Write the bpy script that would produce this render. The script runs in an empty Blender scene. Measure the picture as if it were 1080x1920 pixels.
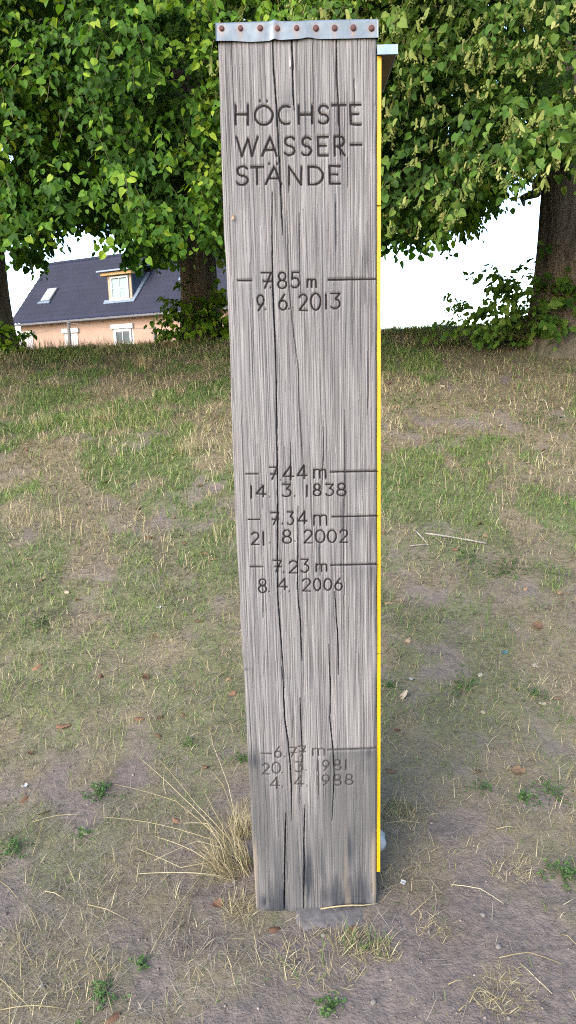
import bpy, bmesh, math, random
import numpy as np
from mathutils import Matrix, Vector

random.seed(7)
rng = np.random.default_rng(11)
scene = bpy.context.scene
C = scene.collection

# ------------------------------------------------------------------ camera
FPX, PITCH, ROLL = 1249.0, 0.1934, 0.0273          # focal length in photo pixels, pitch down, roll
EYE = 1.312                                         # eye height above the foot of the post
cp, sp_ = math.cos(PITCH), math.sin(PITCH)
cr, sr = math.cos(ROLL), math.sin(ROLL)
fwd = Vector((0, cp, -sp_)); up0 = Vector((0, sp_, cp)); rt0 = Vector((1, 0, 0))
rt = rt0 * cr - up0 * sr
upv = rt0 * sr + up0 * cr
cam_d = bpy.data.cameras.new("camera"); cam = bpy.data.objects.new("camera", cam_d); C.objects.link(cam)
M = Matrix.Identity(4)
for i in range(3):
    M[i][0], M[i][1], M[i][2] = rt[i], upv[i], -fwd[i]
M[2][3] = EYE
cam.matrix_world = M
cam_d.sensor_fit = 'VERTICAL'; cam_d.sensor_height = 24.0; cam_d.sensor_width = 13.5
cam_d.lens = FPX / 1920 * 24
cam_d.clip_start = 0.05; cam_d.clip_end = 6000
scene.camera = cam

# ------------------------------------------------------------------ light
SUN_EL, SUN_AZ = math.radians(30), math.radians(-146)    # azimuth clockwise from +Y
world = bpy.data.worlds.new("World"); scene.world = world; world.use_nodes = True
wn = world.node_tree; wn.nodes.clear()
sky = wn.nodes.new("ShaderNodeTexSky"); sky.sky_type = 'NISHITA'; sky.sun_disc = False
sky.sun_elevation = SUN_EL; sky.sun_rotation = SUN_AZ
sky.air_density = 1.0; sky.dust_density = 1.0; sky.ozone_density = 0.7
bg = wn.nodes.new("ShaderNodeBackground"); bg.inputs[1].default_value = 0.15
wo = wn.nodes.new("ShaderNodeOutputWorld")
wn.links.new(sky.outputs[0], bg.inputs[0]); wn.links.new(bg.outputs[0], wo.inputs[0])
sl = bpy.data.lights.new("sun", 'SUN'); sun = bpy.data.objects.new("sun", sl); C.objects.link(sun)
sl.energy = 1.5; sl.angle = math.radians(50); sl.color = (1, 0.93, 0.84)
sd = Vector((math.sin(SUN_AZ) * math.cos(SUN_EL), math.cos(SUN_AZ) * math.cos(SUN_EL), math.sin(SUN_EL)))
sun.rotation_euler = sd.to_track_quat('Z', 'Y').to_euler()
vs = scene.view_settings
vs.view_transform = 'Standard'; vs.look = 'None'; vs.gamma = 1; vs.use_curve_mapping = False
vs.exposure = 2.4
try:
    scene.cycles.use_denoising = False; scene.cycles.filter_width = 1.1
    scene.cycles.max_bounces = 8; scene.cycles.transparent_max_bounces = 8
except Exception:
    pass

# ------------------------------------------------------------------ helpers
def ray(px, py):
    du, dv = px - 540, py - 960
    X = du * cr - dv * sr; Y = du * sr + dv * cr
    x, u = X / FPX, -Y / FPX
    return np.array([x, cp + u * sp_, -sp_ + u * cp])
CAM = np.array([0, 0, EYE])
def at_depth(px, py, Yd):
    r = ray(px, py); return CAM + r * (Yd / r[1])
def on_plane(px, py, P, n):
    r = ray(px, py); n = np.asarray(n, float)
    t = ((np.asarray(P) - CAM) @ n) / (r @ n); return CAM + r * t
def sstep(a, b, x):
    t = np.clip((np.asarray(x, float) - a) / (b - a), 0, 1); return t * t * (3 - 2 * t)

def vnoise(x, y, seed=0):
    """smooth value noise in 0..1 on arrays"""
    x = np.asarray(x, float); y = np.asarray(y, float)
    xi = np.floor(x).astype(np.int64); yi = np.floor(y).astype(np.int64)
    fx = x - xi; fy = y - yi
    fx = fx * fx * (3 - 2 * fx); fy = fy * fy * (3 - 2 * fy)
    def h(a, b):
        n = (a * 374761393 + b * 668265263 + seed * 1442695041) & 0xffffffff
        n = ((n ^ (n >> 13)) * 1274126177) & 0xffffffff
        n = n ^ (n >> 16)
        return (n & 0xffff) / 65535.0
    return (h(xi, yi) * (1 - fx) + h(xi + 1, yi) * fx) * (1 - fy) + (h(xi, yi + 1) * (1 - fx) + h(xi + 1, yi + 1) * fx) * fy
def fbm(x, y, seed=0, oct=4):
    s = 0; a = .5; t = 0
    for k in range(oct):
        s = s + a * vnoise(np.asarray(x) * 2**k + 17.3 * k, np.asarray(y) * 2**k + 9.1 * k, seed + k); t += a; a *= .5
    return s / t

def mesh_np(name, verts, faces, smooth=False):
    """verts (n,3), faces (m,k) of one size, fast"""
    verts = np.ascontiguousarray(verts, dtype=np.float32); faces = np.ascontiguousarray(faces, dtype=np.int32)
    me = bpy.data.meshes.new(name)
    m, k = faces.shape
    me.vertices.add(len(verts)); me.vertices.foreach_set("co", verts.ravel())
    me.loops.add(m * k); me.loops.foreach_set("vertex_index", faces.ravel())
    me.polygons.add(m); me.polygons.foreach_set("loop_start", np.arange(0, m * k, k, dtype=np.int32))
    if smooth: me.polygons.foreach_set("use_smooth", np.ones(m, dtype=bool))
    me.update(calc_edges=True); me.validate()
    return me
def attr(me, name, vals):
    a = me.attributes.new(name, 'FLOAT', 'POINT'); a.data.foreach_set("value", np.ascontiguousarray(vals, dtype=np.float32))
class MB:
    """collects shapes for one mesh"""
    def __init__(s): s.v = []; s.f = []
    def add(s, verts, faces):
        o = len(s.v); s.v += [tuple(float(c) for c in v) for v in verts]; s.f += [tuple(i + o for i in f) for f in faces]; return s
    def hexa(s, b, t):       # two quads, bottom and top, same winding
        return s.add(list(b) + list(t), [(3, 2, 1, 0), (4, 5, 6, 7), (0, 1, 5, 4), (1, 2, 6, 5), (2, 3, 7, 6), (3, 0, 4, 7)])
    def box(s, o, ax, ay, az):   # corner and three edge vectors
        o, ax, ay, az = map(np.asarray, (o, ax, ay, az))
        return s.hexa([o, o + ax, o + ax + ay, o + ay], [o + az, o + ax + az, o + ax + ay + az, o + ay + az])
    def tube(s, pts, rads, n=8, cap=True):
        pts = [np.asarray(p, float) for p in pts]
        if not hasattr(rads, '__len__'): rads = [rads] * len(pts)
        base = len(s.v); ref = np.array([0.31, 0.17, 0.93])
        for i, p in enumerate(pts):
            d = pts[min(i + 1, len(pts) - 1)] - pts[max(i - 1, 0)]; d = d / (np.linalg.norm(d) + 1e-9)
            a = np.cross(d, ref); a /= np.linalg.norm(a) + 1e-9; b = np.cross(d, a)
            for k in range(n):
                t = 2 * math.pi * k / n
                s.v.append(tuple(p + rads[i] * (math.cos(t) * a + math.sin(t) * b)))
        for i in range(len(pts) - 1):
            for k in range(n):
                a0 = base + i * n + k; a1 = base + i * n + (k + 1) % n
                s.f.append((a0, a1, a1 + n, a0 + n))
        if cap:
            s.f.append(tuple(base + k for k in range(n))[::-1]); s.f.append(tuple(base + (len(pts) - 1) * n + k for k in range(n)))
        return s
    def build(s, name, mat, parent=None, smooth=False, bevel=0):
        me = bpy.data.meshes.new(name); me.from_pydata(s.v, [], s.f); me.update()
        if smooth: me.polygons.foreach_set("use_smooth", np.ones(len(me.polygons), dtype=bool))
        o = obj(name, me, mat, parent)
        if bevel:
            b = o.modifiers.new("bevel", 'BEVEL'); b.width = bevel; b.segments = 2; b.limit_method = 'ANGLE'
        return o
def obj(name, me, mat=None, parent=None):
    o = bpy.data.objects.new(name, me); C.objects.link(o)
    if mat and not me.materials: me.materials.append(mat)
    if parent:
        o.parent = parent; o.matrix_parent_inverse = Matrix.Translation(-parent.location)
    return o
def empty(name, loc):
    o = bpy.data.objects.new(name, None); C.objects.link(o); o.location = tuple(float(c) for c in loc); o.empty_display_size = .1
    return o
def tag(o, label=None, cat=None, group=None, kind=None):
    if label: o['label'] = label
    if cat: o['category'] = cat
    if group: o['group'] = group
    if kind: o['kind'] = kind
    return o

# ------------------------------------------------------------------ materials
class NT:
    def __init__(s, name):
        s.m = bpy.data.materials.new(name); s.m.use_nodes = True; s.t = s.m.node_tree
        s.p = s.t.nodes["Principled BSDF"]; s.out = s.t.nodes["Material Output"]
    def n(s, typ, **kw):
        nd = s.t.nodes.new(typ)
        for k, v in kw.items():
            if k == 'ins':
                for a, b in v.items(): 
                    if hasattr(b, 'is_output') : s.t.links.new(b, nd.inputs[a])
                    else: nd.inputs[a].default_value = b
            else: setattr(nd, k, v)
        return nd
    def l(s, a, b): s.t.links.new(a, b)
    def coord(s, scale=(1, 1, 1), kind='Object'):
        tc = s.n("ShaderNodeTexCoord"); mp = s.n("ShaderNodeMapping", ins={'Vector': tc.outputs[kind], 'Scale': scale}); return mp.outputs[0]
    def noise(s, vec, scale, detail=4, rough=.55, dist=0):
        return s.n("ShaderNodeTexNoise", ins={'Vector': vec, 'Scale': scale, 'Detail': detail, 'Roughness': rough, 'Distortion': dist}).outputs[0]
    def ramp(s, fac, stops):
        r = s.n("ShaderNodeValToRGB"); cr_ = r.color_ramp
        while len(cr_.elements) < len(stops): cr_.elements.new(.5)
        for e, (p, c) in zip(cr_.elements, stops):
            e.position = p; e.color = (*c, 1) if len(c) == 3 else c
        s.l(fac, r.inputs[0]); return r.outputs[0]
    def rng(s, fac, a, b, c, d):
        r = s.n("ShaderNodeMapRange", ins={0: fac, 1: a, 2: b, 3: c, 4: d}); return r.outputs[0]
    def mix(s, fac, a, b, mode='MIX'):
        nd = s.n("ShaderNodeMix", data_type='RGBA', blend_type=mode)
        for i, v in ((0, fac), (6, a), (7, b)):
            if hasattr(v, 'is_output'): s.l(v, nd.inputs[i])
            elif i == 0: nd.inputs[0].default_value = v
            else: nd.inputs[i].default_value = (*v, 1)
        return nd.outputs[2]
    def math(s, op, a, b=0.):
        nd = s.n("ShaderNodeMath", operation=op)
        for i, v in ((0, a), (1, b)):
            if hasattr(v, 'is_output'): s.l(v, nd.inputs[i])
            else: nd.inputs[i].default_value = v
        return nd.outputs[0]
    def attr(s, name): return s.n("ShaderNodeAttribute", attribute_name=name).outputs['Fac']
    def bump(s, h, strength=.3, dist=.01):
        b = s.n("ShaderNodeBump", ins={'Height': h, 'Strength': strength, 'Distance': dist}); s.l(b.outputs[0], s.p.inputs['Normal'])
    def base(s, c, rough=.7, spec=.3, metal=0):
        if hasattr(c, 'is_output'): s.l(c, s.p.inputs['Base Color'])
        else: s.p.inputs['Base Color'].default_value = (*c, 1)
        if hasattr(rough, 'is_output'): s.l(rough, s.p.inputs['Roughness'])
        else: s.p.inputs['Roughness'].default_value = rough
        s.p.inputs['Specular IOR Level'].default_value = spec; s.p.inputs['Metallic'].default_value = metal
        return s
def plain(name, c, rough=.7, spec=.3, metal=0, var=.15, scale=20, bump=0):
    t = NT(name); nz = t.noise(t.coord(), scale, 5)
    f = t.rng(nz, .25, .75, 1 - var, 1 + var)
    col = t.mix(1.0, c, t.n("ShaderNodeCombineColor", ins={0: f, 1: f, 2: f}).outputs[0], 'MULTIPLY')
    t.base(col, rough, spec, metal)
    if bump: t.bump(nz, bump, .005)
    return t.m

def mat_wood():
    t = NT("weathered_oak")
    fine = t.noise(t.coord((420, 60, 7)), 1.0, 3, .6)         # fine fibres
    mid = t.noise(t.coord((130, 40, 2.6)), 1.0, 4, .6, .3)
    line = t.noise(t.coord((300, 40, 2.6)), 1.0, 2, .5, .2)   # dark grain lines
    blot = t.noise(t.coord((14, 10, 5)), 1.0, 4, .6)
    col = t.ramp(mid, [(.25, (.095, .089, .091)), (.5, (.127, .120, .120)), (.75, (.155, .147, .145))])
    f = t.rng(fine, .32, .68, .63, 1.28)
    col = t.mix(1.0, col, t.n("ShaderNodeCombineColor", ins={0: f, 1: f, 2: f}).outputs[0], 'MULTIPLY')
    hair = t.noise(t.coord((620, 60, 4.2)), 1.0, 2, .5, .1)
    col = t.mix(t.rng(hair, .555, .635, 0, .85), col, (.036, .032, .034))
    col = t.mix(t.rng(line, .61, .68, 0, .65), col, (.05, .045, .047))
    col = t.mix(t.rng(blot, .5, .75, 0, .35), col, (.105, .104, .114))
    col = t.mix(t.math('MULTIPLY', t.attr('wet'), t.rng(fine, .3, .7, 1.0, .7)), col, (.052, .051, .051))
    col = t.mix(t.math('MULTIPLY', t.attr('stain'), t.rng(fine, .35, .65, .8, 1.2)), col, (.022, .024, .030))
    col = t.mix(t.attr('warm'), col, (.19, .15, .11))
    t.base(col, .85, .15)
    h = t.math('ADD', fine, t.math('MULTIPLY', t.rng(line, .55, .7, 1, 0), 1.5)); t.bump(h, .5, .0015)
    return t.m
def mat_zinc(name="galvanised_sheet", rust=True, tint=(.085, .106, .128)):
    t = NT(name)
    a = t.noise(t.coord((30, 30, 30)), 1, 5, .6); b = t.noise(t.coord((160, 160, 60)), 1, 3, .5)
    col = t.mix(t.rng(a, .3, .7, 0, 1), tuple(c * .82 for c in tint), tuple(min(1, c * 1.18) for c in tint))
    col = t.mix(t.rng(b, .55, .75, 0, .35), col, (.15, .155, .145))
    if rust:
        r = t.math('MULTIPLY', t.attr('rust'), t.rng(b, .3, .7, .55, 1.0))
        col = t.mix(r, col, (.20, .095, .045))
    t.base(col, t.rng(a, .3, .7, .42, .62), .4, .25)
    t.bump(b, .15, .001)
    return t.m
def mat_leaf(name, cols, trans=.38, rough=.6, spec=.15, use_attr=True):
    t = NT(name)
    if use_attr: f = t.attr('rnd')
    else: f = t.n("ShaderNodeObjectInfo").outputs['Random']
    n_ = len(cols)
    col = t.ramp(f, [(i / (n_ - 1), c) for i, c in enumerate(cols)])
    nz = t.noise(t.coord((1, 1, 1)), 60, 3)
    g = t.rng(nz, .3, .7, .85, 1.12)
    col = t.mix(1.0, col, t.n("ShaderNodeCombineColor", ins={0: g, 1: g, 2: g}).outputs[0], 'MULTIPLY')
    t.base(col, rough, spec)
    tr = t.n("ShaderNodeBsdfTranslucent"); t.l(t.mix(1.0, col, (1.5, 1.5, .6), 'MULTIPLY'), tr.inputs[0])
    mx = t.n("ShaderNodeMixShader"); mx.inputs[0].default_value = trans
    t.l(t.p.outputs[0], mx.inputs[1]); t.l(tr.outputs[0], mx.inputs[2]); t.l(mx.outputs[0], t.out.inputs[0])
    return t.m
def mat_ground():
    t = NT("dusty_soil")
    co = t.coord()
    a = t.noise(co, 2.2, 6, .6); b = t.noise(co, 38, 5, .65); c = t.noise(co, 170, 3, .6)
    col = t.mix(t.rng(a, .3, .7, 0, 1), (.110, .086, .073), (.150, .121, .104))
    col = t.mix(t.rng(b, .35, .7, 0, .8), col, (.062, .053, .051))
    col = t.mix(t.rng(c, .62, .75, 0, .6), col, (.18, .165, .155))
    dry = t.attr('dry'); gr = t.attr('green')
    col = t.mix(t.math('MULTIPLY', dry, t.rng(b, .3, .7, .35, .95)), col, (.135, .112, .064))
    col = t.mix(t.math('MULTIPLY', gr, t.rng(b, .3, .7, .4, .9)), col, (.070, .095, .028))
    t.base(col, .95, .1)
    t.bump(t.math('ADD', b, t.math('MULTIPLY', c, .4)), .7, .012)
    return t.m
def mat_roof():
    t = NT("dark_roof_tiles"); a = t.noise(t.coord(), 1.3, 5, .6); b = t.noise(t.coord(), 14, 4)
    col = t.mix(t.rng(a, .3, .7, 0, 1), (.010, .0120, .024), (.015, .0165, .031))
    col = t.mix(t.rng(b, .55, .8, 0, .5), col, (.024, .024, .036))
    t.base(col, .7, .15); return t.m
def mat_bark():
    t = NT("lime_bark"); w = t.noise(t.coord((11, 11, 1.6)), 1, 6, .65, .4); b = t.noise(t.coord((50, 50, 12)), 1, 4)
    col = t.ramp(w, [(.3, (.034, .028, .024)), (.5, (.095, .078, .063)), (.72, (.18, .15, .122))])
    col = t.mix(t.rng(t.noise(t.coord(), 2.2, 4), .5, .7, 0, .45), col, (.11, .115, .07))
    t.base(col, .9, .1); t.bump(t.math('ADD', w, t.math('MULTIPLY', b, .3)), 1.0, .05); return t.m
def mat_plaster():
    t = NT("peach_plaster"); a = t.noise(t.coord(), 1.2, 5, .6); b = t.noise(t.coord(), 60, 3)
    col = t.mix(t.rng(a, .3, .7, 0, 1), (.205, .138, .106), (.235, .160, .125)); t.base(col, .9, .1); t.bump(b, .2, .01); return t.m
def mat_glass(name, c=(.10, .14, .16)):
    t = NT(name); t.base(c, .2, .25); return t.m
M_wood = mat_wood(); M_zinc = mat_zinc(); M_lid = mat_zinc("pale_blue_sheet", False, (.15, .20, .275))
M_ground = mat_ground(); M_roof = mat_roof(); M_bark = mat_bark(); M_plaster = mat_plaster()
M_paint = plain("dark_brown_lettering", (.009, .0055, .006), .8, .2, var=.3, scale=90)
M_paint_worn = plain("worn_lettering", (.042, .038, .036), .85, .15, var=.35, scale=90)
M_nail = plain("rusty_nail", (.056, .023, .021), .75, .3, .2, var=.3, scale=300)
M_yellow = plain("yellow_enamel", (.37, .225, .004), .45, .4, var=.16, scale=9)
M_backing = plain("dark_backing_board", (.13, .085, .06), .8, .2, var=.3, scale=60)
M_concrete = plain("grey_concrete", (.080, .074, .074), .95, .1, var=.4, scale=38, bump=.9)
M_white = plain("white_plastic", (.28, .28, .285), .5, .4, var=.06, scale=12)
M_shutter = plain("pale_shutter", (.26, .235, .235), .6, .3, var=.08, scale=6)
M_beam = plain("pine_board", (.26, .17, .08), .8, .2, var=.25, scale=14)
M_cladding = plain("brown_cladding", (.22, .17, .12), .8, .2, var=.3, scale=16)
M_slate = plain("blue_slate", (.022, .030, .048), .5, .4, var=.25, scale=12)
M_flash = plain("lead_flashing", (.12, .145, .18), .5, .4, .3, var=.15, scale=8)
M_gutter = plain("zinc_gutter", (.085, .08, .082), .5, .4, .3, var=.2, scale=8)
M_glass = mat_glass("window_glass", (.15, .20, .20)); M_glass_dark = mat_glass("dark_window_glass", (.025, .035, .042)); M_glass_sky = mat_glass("skylight_glass", (.40, .46, .48))
M_fence = plain("grey_fence_post", (.10, .09, .08), .9, .1, var=.25, scale=30)
M_wire = plain("fence_wire", (.16, .13, .12), .6, .3, .3)
GREENS_L = [(.020, .054, .007), (.038, .092, .009), (.060, .128, .011), (.100, .175, .014), (.19, .25, .026)]
GREENS_R = [(.018, .045, .009), (.033, .075, .012), (.050, .103, .015), (.078, .135, .021), (.13, .18, .040)]
M_leaf_l = mat_leaf("lime_leaf_fresh", GREENS_L); M_leaf_r = mat_leaf("lime_leaf_deep", GREENS_R)
M_leaf_lo = mat_leaf("lime_leaf_fresh_single", GREENS_L[1:], use_attr=False); M_leaf_ro = mat_leaf("lime_leaf_deep_single", GREENS_R[1:], use_attr=False)
M_bract = mat_leaf("pale_lime_bract", [(.10, .135, .032), (.15, .18, .048), (.21, .21, .075)], .3)
M_bract_o = mat_leaf("pale_lime_bract_single", [(.10, .135, .032), (.15, .18, .048), (.21, .21, .075)], .3, use_attr=False)
M_twig = plain("green_brown_twig", (.075, .065, .03), .8, .2, var=.3)
M_dry = mat_leaf("dry_grass", [(.095, .074, .04), (.17, .138, .074), (.25, .208, .118), (.36, .315, .20)], .15, .7, .2)
M_green = mat_leaf("green_grass", [(.042, .085, .020), (.070, .125, .028), (.105, .160, .038), (.17, .19, .06)], .25, .6, .25)
M_weed = mat_leaf("green_weed", [(.035, .075, .018), (.05, .10, .026), (.075, .125, .036)], .25, .6, .25)
M_straw = mat_leaf("straw", [(.17, .135, .07), (.24, .20, .115), (.30, .26, .17)], .12, .6, .3)
M_fallen = [mat_leaf("fallen_leaf_tan", [(.16, .10, .055), (.22, .145, .085), (.27, .19, .12)], .15, .75, .2, False),
            mat_leaf("fallen_leaf_orange", [(.085, .045, .028), (.135, .07, .042), (.18, .10, .06)], .15, .75, .2, False),
            mat_leaf("fallen_leaf_pale", [(.24, .20, .14), (.30, .25, .18), (.34, .29, .21)], .15, .75, .2, False)]

# ------------------------------------------------------------------ ground
_ys = np.linspace(-60, 300, 36001)
_sl = .318 * sstep(1.35, 2.7, _ys) * (1 - sstep(7.2, 8.5, _ys)) - .085 * sstep(8.3, 9.5, _ys) * (1 - sstep(12, 15, _ys)) + .03 * (_ys < 1.3)
_hh = np.cumsum(_sl) * (_ys[1] - _ys[0]); _hh -= np.interp(1.46, _ys, _hh)
def ground_h(x, y):
    x = np.asarray(x, float); y = np.asarray(y, float)
    far = sstep(1.8, 8, y) * (1 - sstep(12, 40, y))
    z = np.interp(y, _ys, _hh) + np.clip(x, -6, 6) * (.020 * far) - .035 * far * sstep(.2, -2, x)
    near = 1 - sstep(10, 25, y)
    z = z + near * ((fbm(x * .9, y * .9, 3, 3) - .5) * .10 * sstep(1.4, 4, y) + (fbm(x * 5, y * 5, 5, 3) - .5) * .035 * (.45 + .55 * sstep(1.6, 3, y)) + (fbm(x * 22, y * 22, 8, 2) - .5) * .010)
    return z
def green_f(x, y):      # how green the turf is, 0..1
    g = fbm(x * 1.1 + 40, y * .75, 21, 4)
    g = .62 * g + .38 * fbm(x * 5.5 + 11, y * 4.5, 27, 3)
    g = sstep(.42, .54, g) * (.55 + .46 * sstep(1.9, 4.2, y))
    return g
def cover_f(x, y):      # how much of the soil is hidden by turf, 0..1
    c = .55 * fbm(x * 2.0 + 7, y * 2.0 + 3, 33, 3) + .45 * fbm(x * 9 + 3, y * 8, 37, 3)
    lo = .545 - .205 * sstep(1.25, 2.4, y)
    return sstep(lo - .10, lo + .10, c)
def hit_ground(px, py):
    r = ray(px, py)
    t = np.concatenate([np.arange(.6, 12, .012), np.arange(12, 60, .1)])
    for _ in range(3):
        P = CAM + r * t[:, None]; d = P[:, 2] - ground_h(P[:, 0], P[:, 1]); k = int(np.argmax(d < 0)); k = max(k, 1)
        t = np.linspace(t[k - 1], t[k], 24)
    return CAM + r * t[12]
def build_ground():
    y = np.concatenate([np.linspace(-40, -1, 14), np.linspace(-.8, .9, 18), np.arange(.95, 3.0, .026), np.arange(3.0, 9.6, .06), np.linspace(9.7, 16, 40), np.geomspace(16.5, 3000, 40)])
    xs = np.concatenate([np.arange(0, 1.4, .028), np.arange(1.4, 4.5, .065), np.linspace(4.6, 9, 30), np.geomspace(9.5, 3000, 30)])
    x = np.concatenate([-xs[:0:-1], xs])
    X, Y = np.meshgrid(x, y); Z = ground_h(X, Y)
    n, m = X.shape; idx = np.arange(n * m).reshape(n, m)
    F = np.stack([idx[:-1, :-1], idx[:-1, 1:], idx[1:, 1:], idx[1:, :-1]], -1).reshape(-1, 4)
    me = mesh_np("ground", np.stack([X, Y, Z], -1).reshape(-1, 3), F, True)
    g = green_f(X, Y); c = cover_f(X, Y)
    attr(me, 'green', (c * g).ravel()); attr(me, 'dry', (c * (1 - .6 * g)).ravel())
    tag(obj("ground", me, M_ground), "dry grassy bank rising from bare dusty soil to a crest under the trees", kind="structure")
build_ground()

# ------------------------------------------------------------------ the flood mark post
FL = np.array([-.1139, 1.4585, 0.]); FR = np.array([.1985, 1.4604, 0.])
FU = (FR - FL) / np.linalg.norm(FR - FL); FN = np.array([FU[1], -FU[0], 0.])      # FN towards the camera
def face(px, py):
    p = on_plane(px, py, FL, FN); return (p - FL) @ FU, p[2]
L_px = [(408, 60), (408, 80), (418, 380), (430, 650), (443, 1000), (455, 1230), (468, 1480), (481, 1713)]
R_px = [(707.5, 60), (707, 78), (706, 300), (706, 523), (706, 968), (707, 1405), (706, 1703)]
Lf = np.array([face(*p) for p in L_px]); Rf = np.array([face(*p) for p in R_px])
Z_TOP = face(555, 44)[1]; Z_BOT = .5 * (face(481, 1713)[1] + face(706, 1703)[1])
DEPTH = .20
def fpt(u, z, d=0.):   # a point on the front face, d metres proud of it
    return FL + FU * u + np.array([0, 0, z]) + FN * d

# engraved lettering: strokes in a unit box, y up
def arc(cx, cy, rx, ry, a0, a1, n=14):
    return [(cx + rx * math.cos(math.radians(a0 + (a1 - a0) * i / n)), cy + ry * math.sin(math.radians(a0 + (a1 - a0) * i / n))) for i in range(n + 1)]
G = {
 'H': [[(0, 1), (0, 0)], [(1, 1), (1, 0)], [(0, .52), (1, .52)]],
 'O': [arc(.5, .5, .5, .5, 90, 450, 24)],
 'C': [arc(.56, .5, .56, .5, 62, 298, 18)],
 'S': [arc(.52, .75, .46, .25, 30, 250, 12) + arc(.46, .25, .50, .25, 75, -150, 12)],
 'T': [[(0, 1), (1, 1)], [(.5, 1), (.5, 0)]],
 'E': [[(1, 1), (0, 1), (.06, 0), (1, 0)], [(.04, .52), (.8, .52)]],
 'W': [[(0, 1), (.24, 0), (.54, .9), (.72, 0), (1, 1)]],
 'A': [[(0, 0), (.55, 1), (1, 0)], [(.2, .33), (.85, .33)]],
 'R': [[(.05, 0), (.05, 1)], [(.05, 1)] + arc(.5, .74, .46, .26, 90, -90, 10) + [(.05, .48)], [(.4, .48), (1, 0)]],
 'N': [[(0, 0), (0, 1), (1, 0), (1, 1)]],
 'D': [[(0, 0), (0, 1)], [(0, 1), (.3, 1)] + arc(.3, .5, .7, .5, 85, -85, 12) + [(0, 0)]],
 '7': [[(0, 1), (1, 1), (.35, 0)], [(.2, .45), (1, .45)]],
 '8': [arc(.5, .75, .40, .25, -90, 270, 16), arc(.5, .25, .5, .25, 90, 450, 16)],
 '5': [[(.95, 1), (.1, 1), (.06, .55)] + arc(.42, .32, .56, .32, 115, -140, 12)],
 '9': [arc(.5, .68, .46, .32, 0, 360, 16), [(.96, .68), (.9, .45), (.2, 0)]],
 '6': [arc(.5, .30, .48, .30, 0, 360, 16), [(.72, 1), (.35, .7), (.03, .38)]],
 '2': [arc(.5, .72, .46, .28, 165, -30, 10) + [(.04, 0), (1, 0)]],
 '0': [arc(.5, .5, .5, .5, 90, 450, 20)],
 '1': [[(.5, 1), (.5, 0)]],
 '3': [[(.05, 1), (.95, 1), (.5, .62)] + arc(.46, .31, .50, .31, 80, -140, 12)],
 '4': [[(.72, 0), (.72, 1), (0, .25), (1, .25)]],
 'm': [[(0, 1), (0, 0)], [(0, .85), (.25, 1), (.48, .9), (.5, 0)], [(.5, .85), (.75, 1), (.98, .9), (1, 0)]],
 '-': [[(0, .5), (1, .5)]],
 '.': [[(.5, .55), (.5, .45)]],
}
def Z1(x, y): return 380 + x / 2.7, 20 + y / 2.7
def Z2(x, y): return 400 + x / 3.176, 480 + y / 3.176
def Z3(x, y): return 420 + x / 3.375, 840 + y / 3.375
def Z4(x, y): return 420 + x / 3.176, 1350 + y / 3.176
D = lambda x, y: ('.', x - 2, x + 2, y - 5, y + 5)
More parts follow.
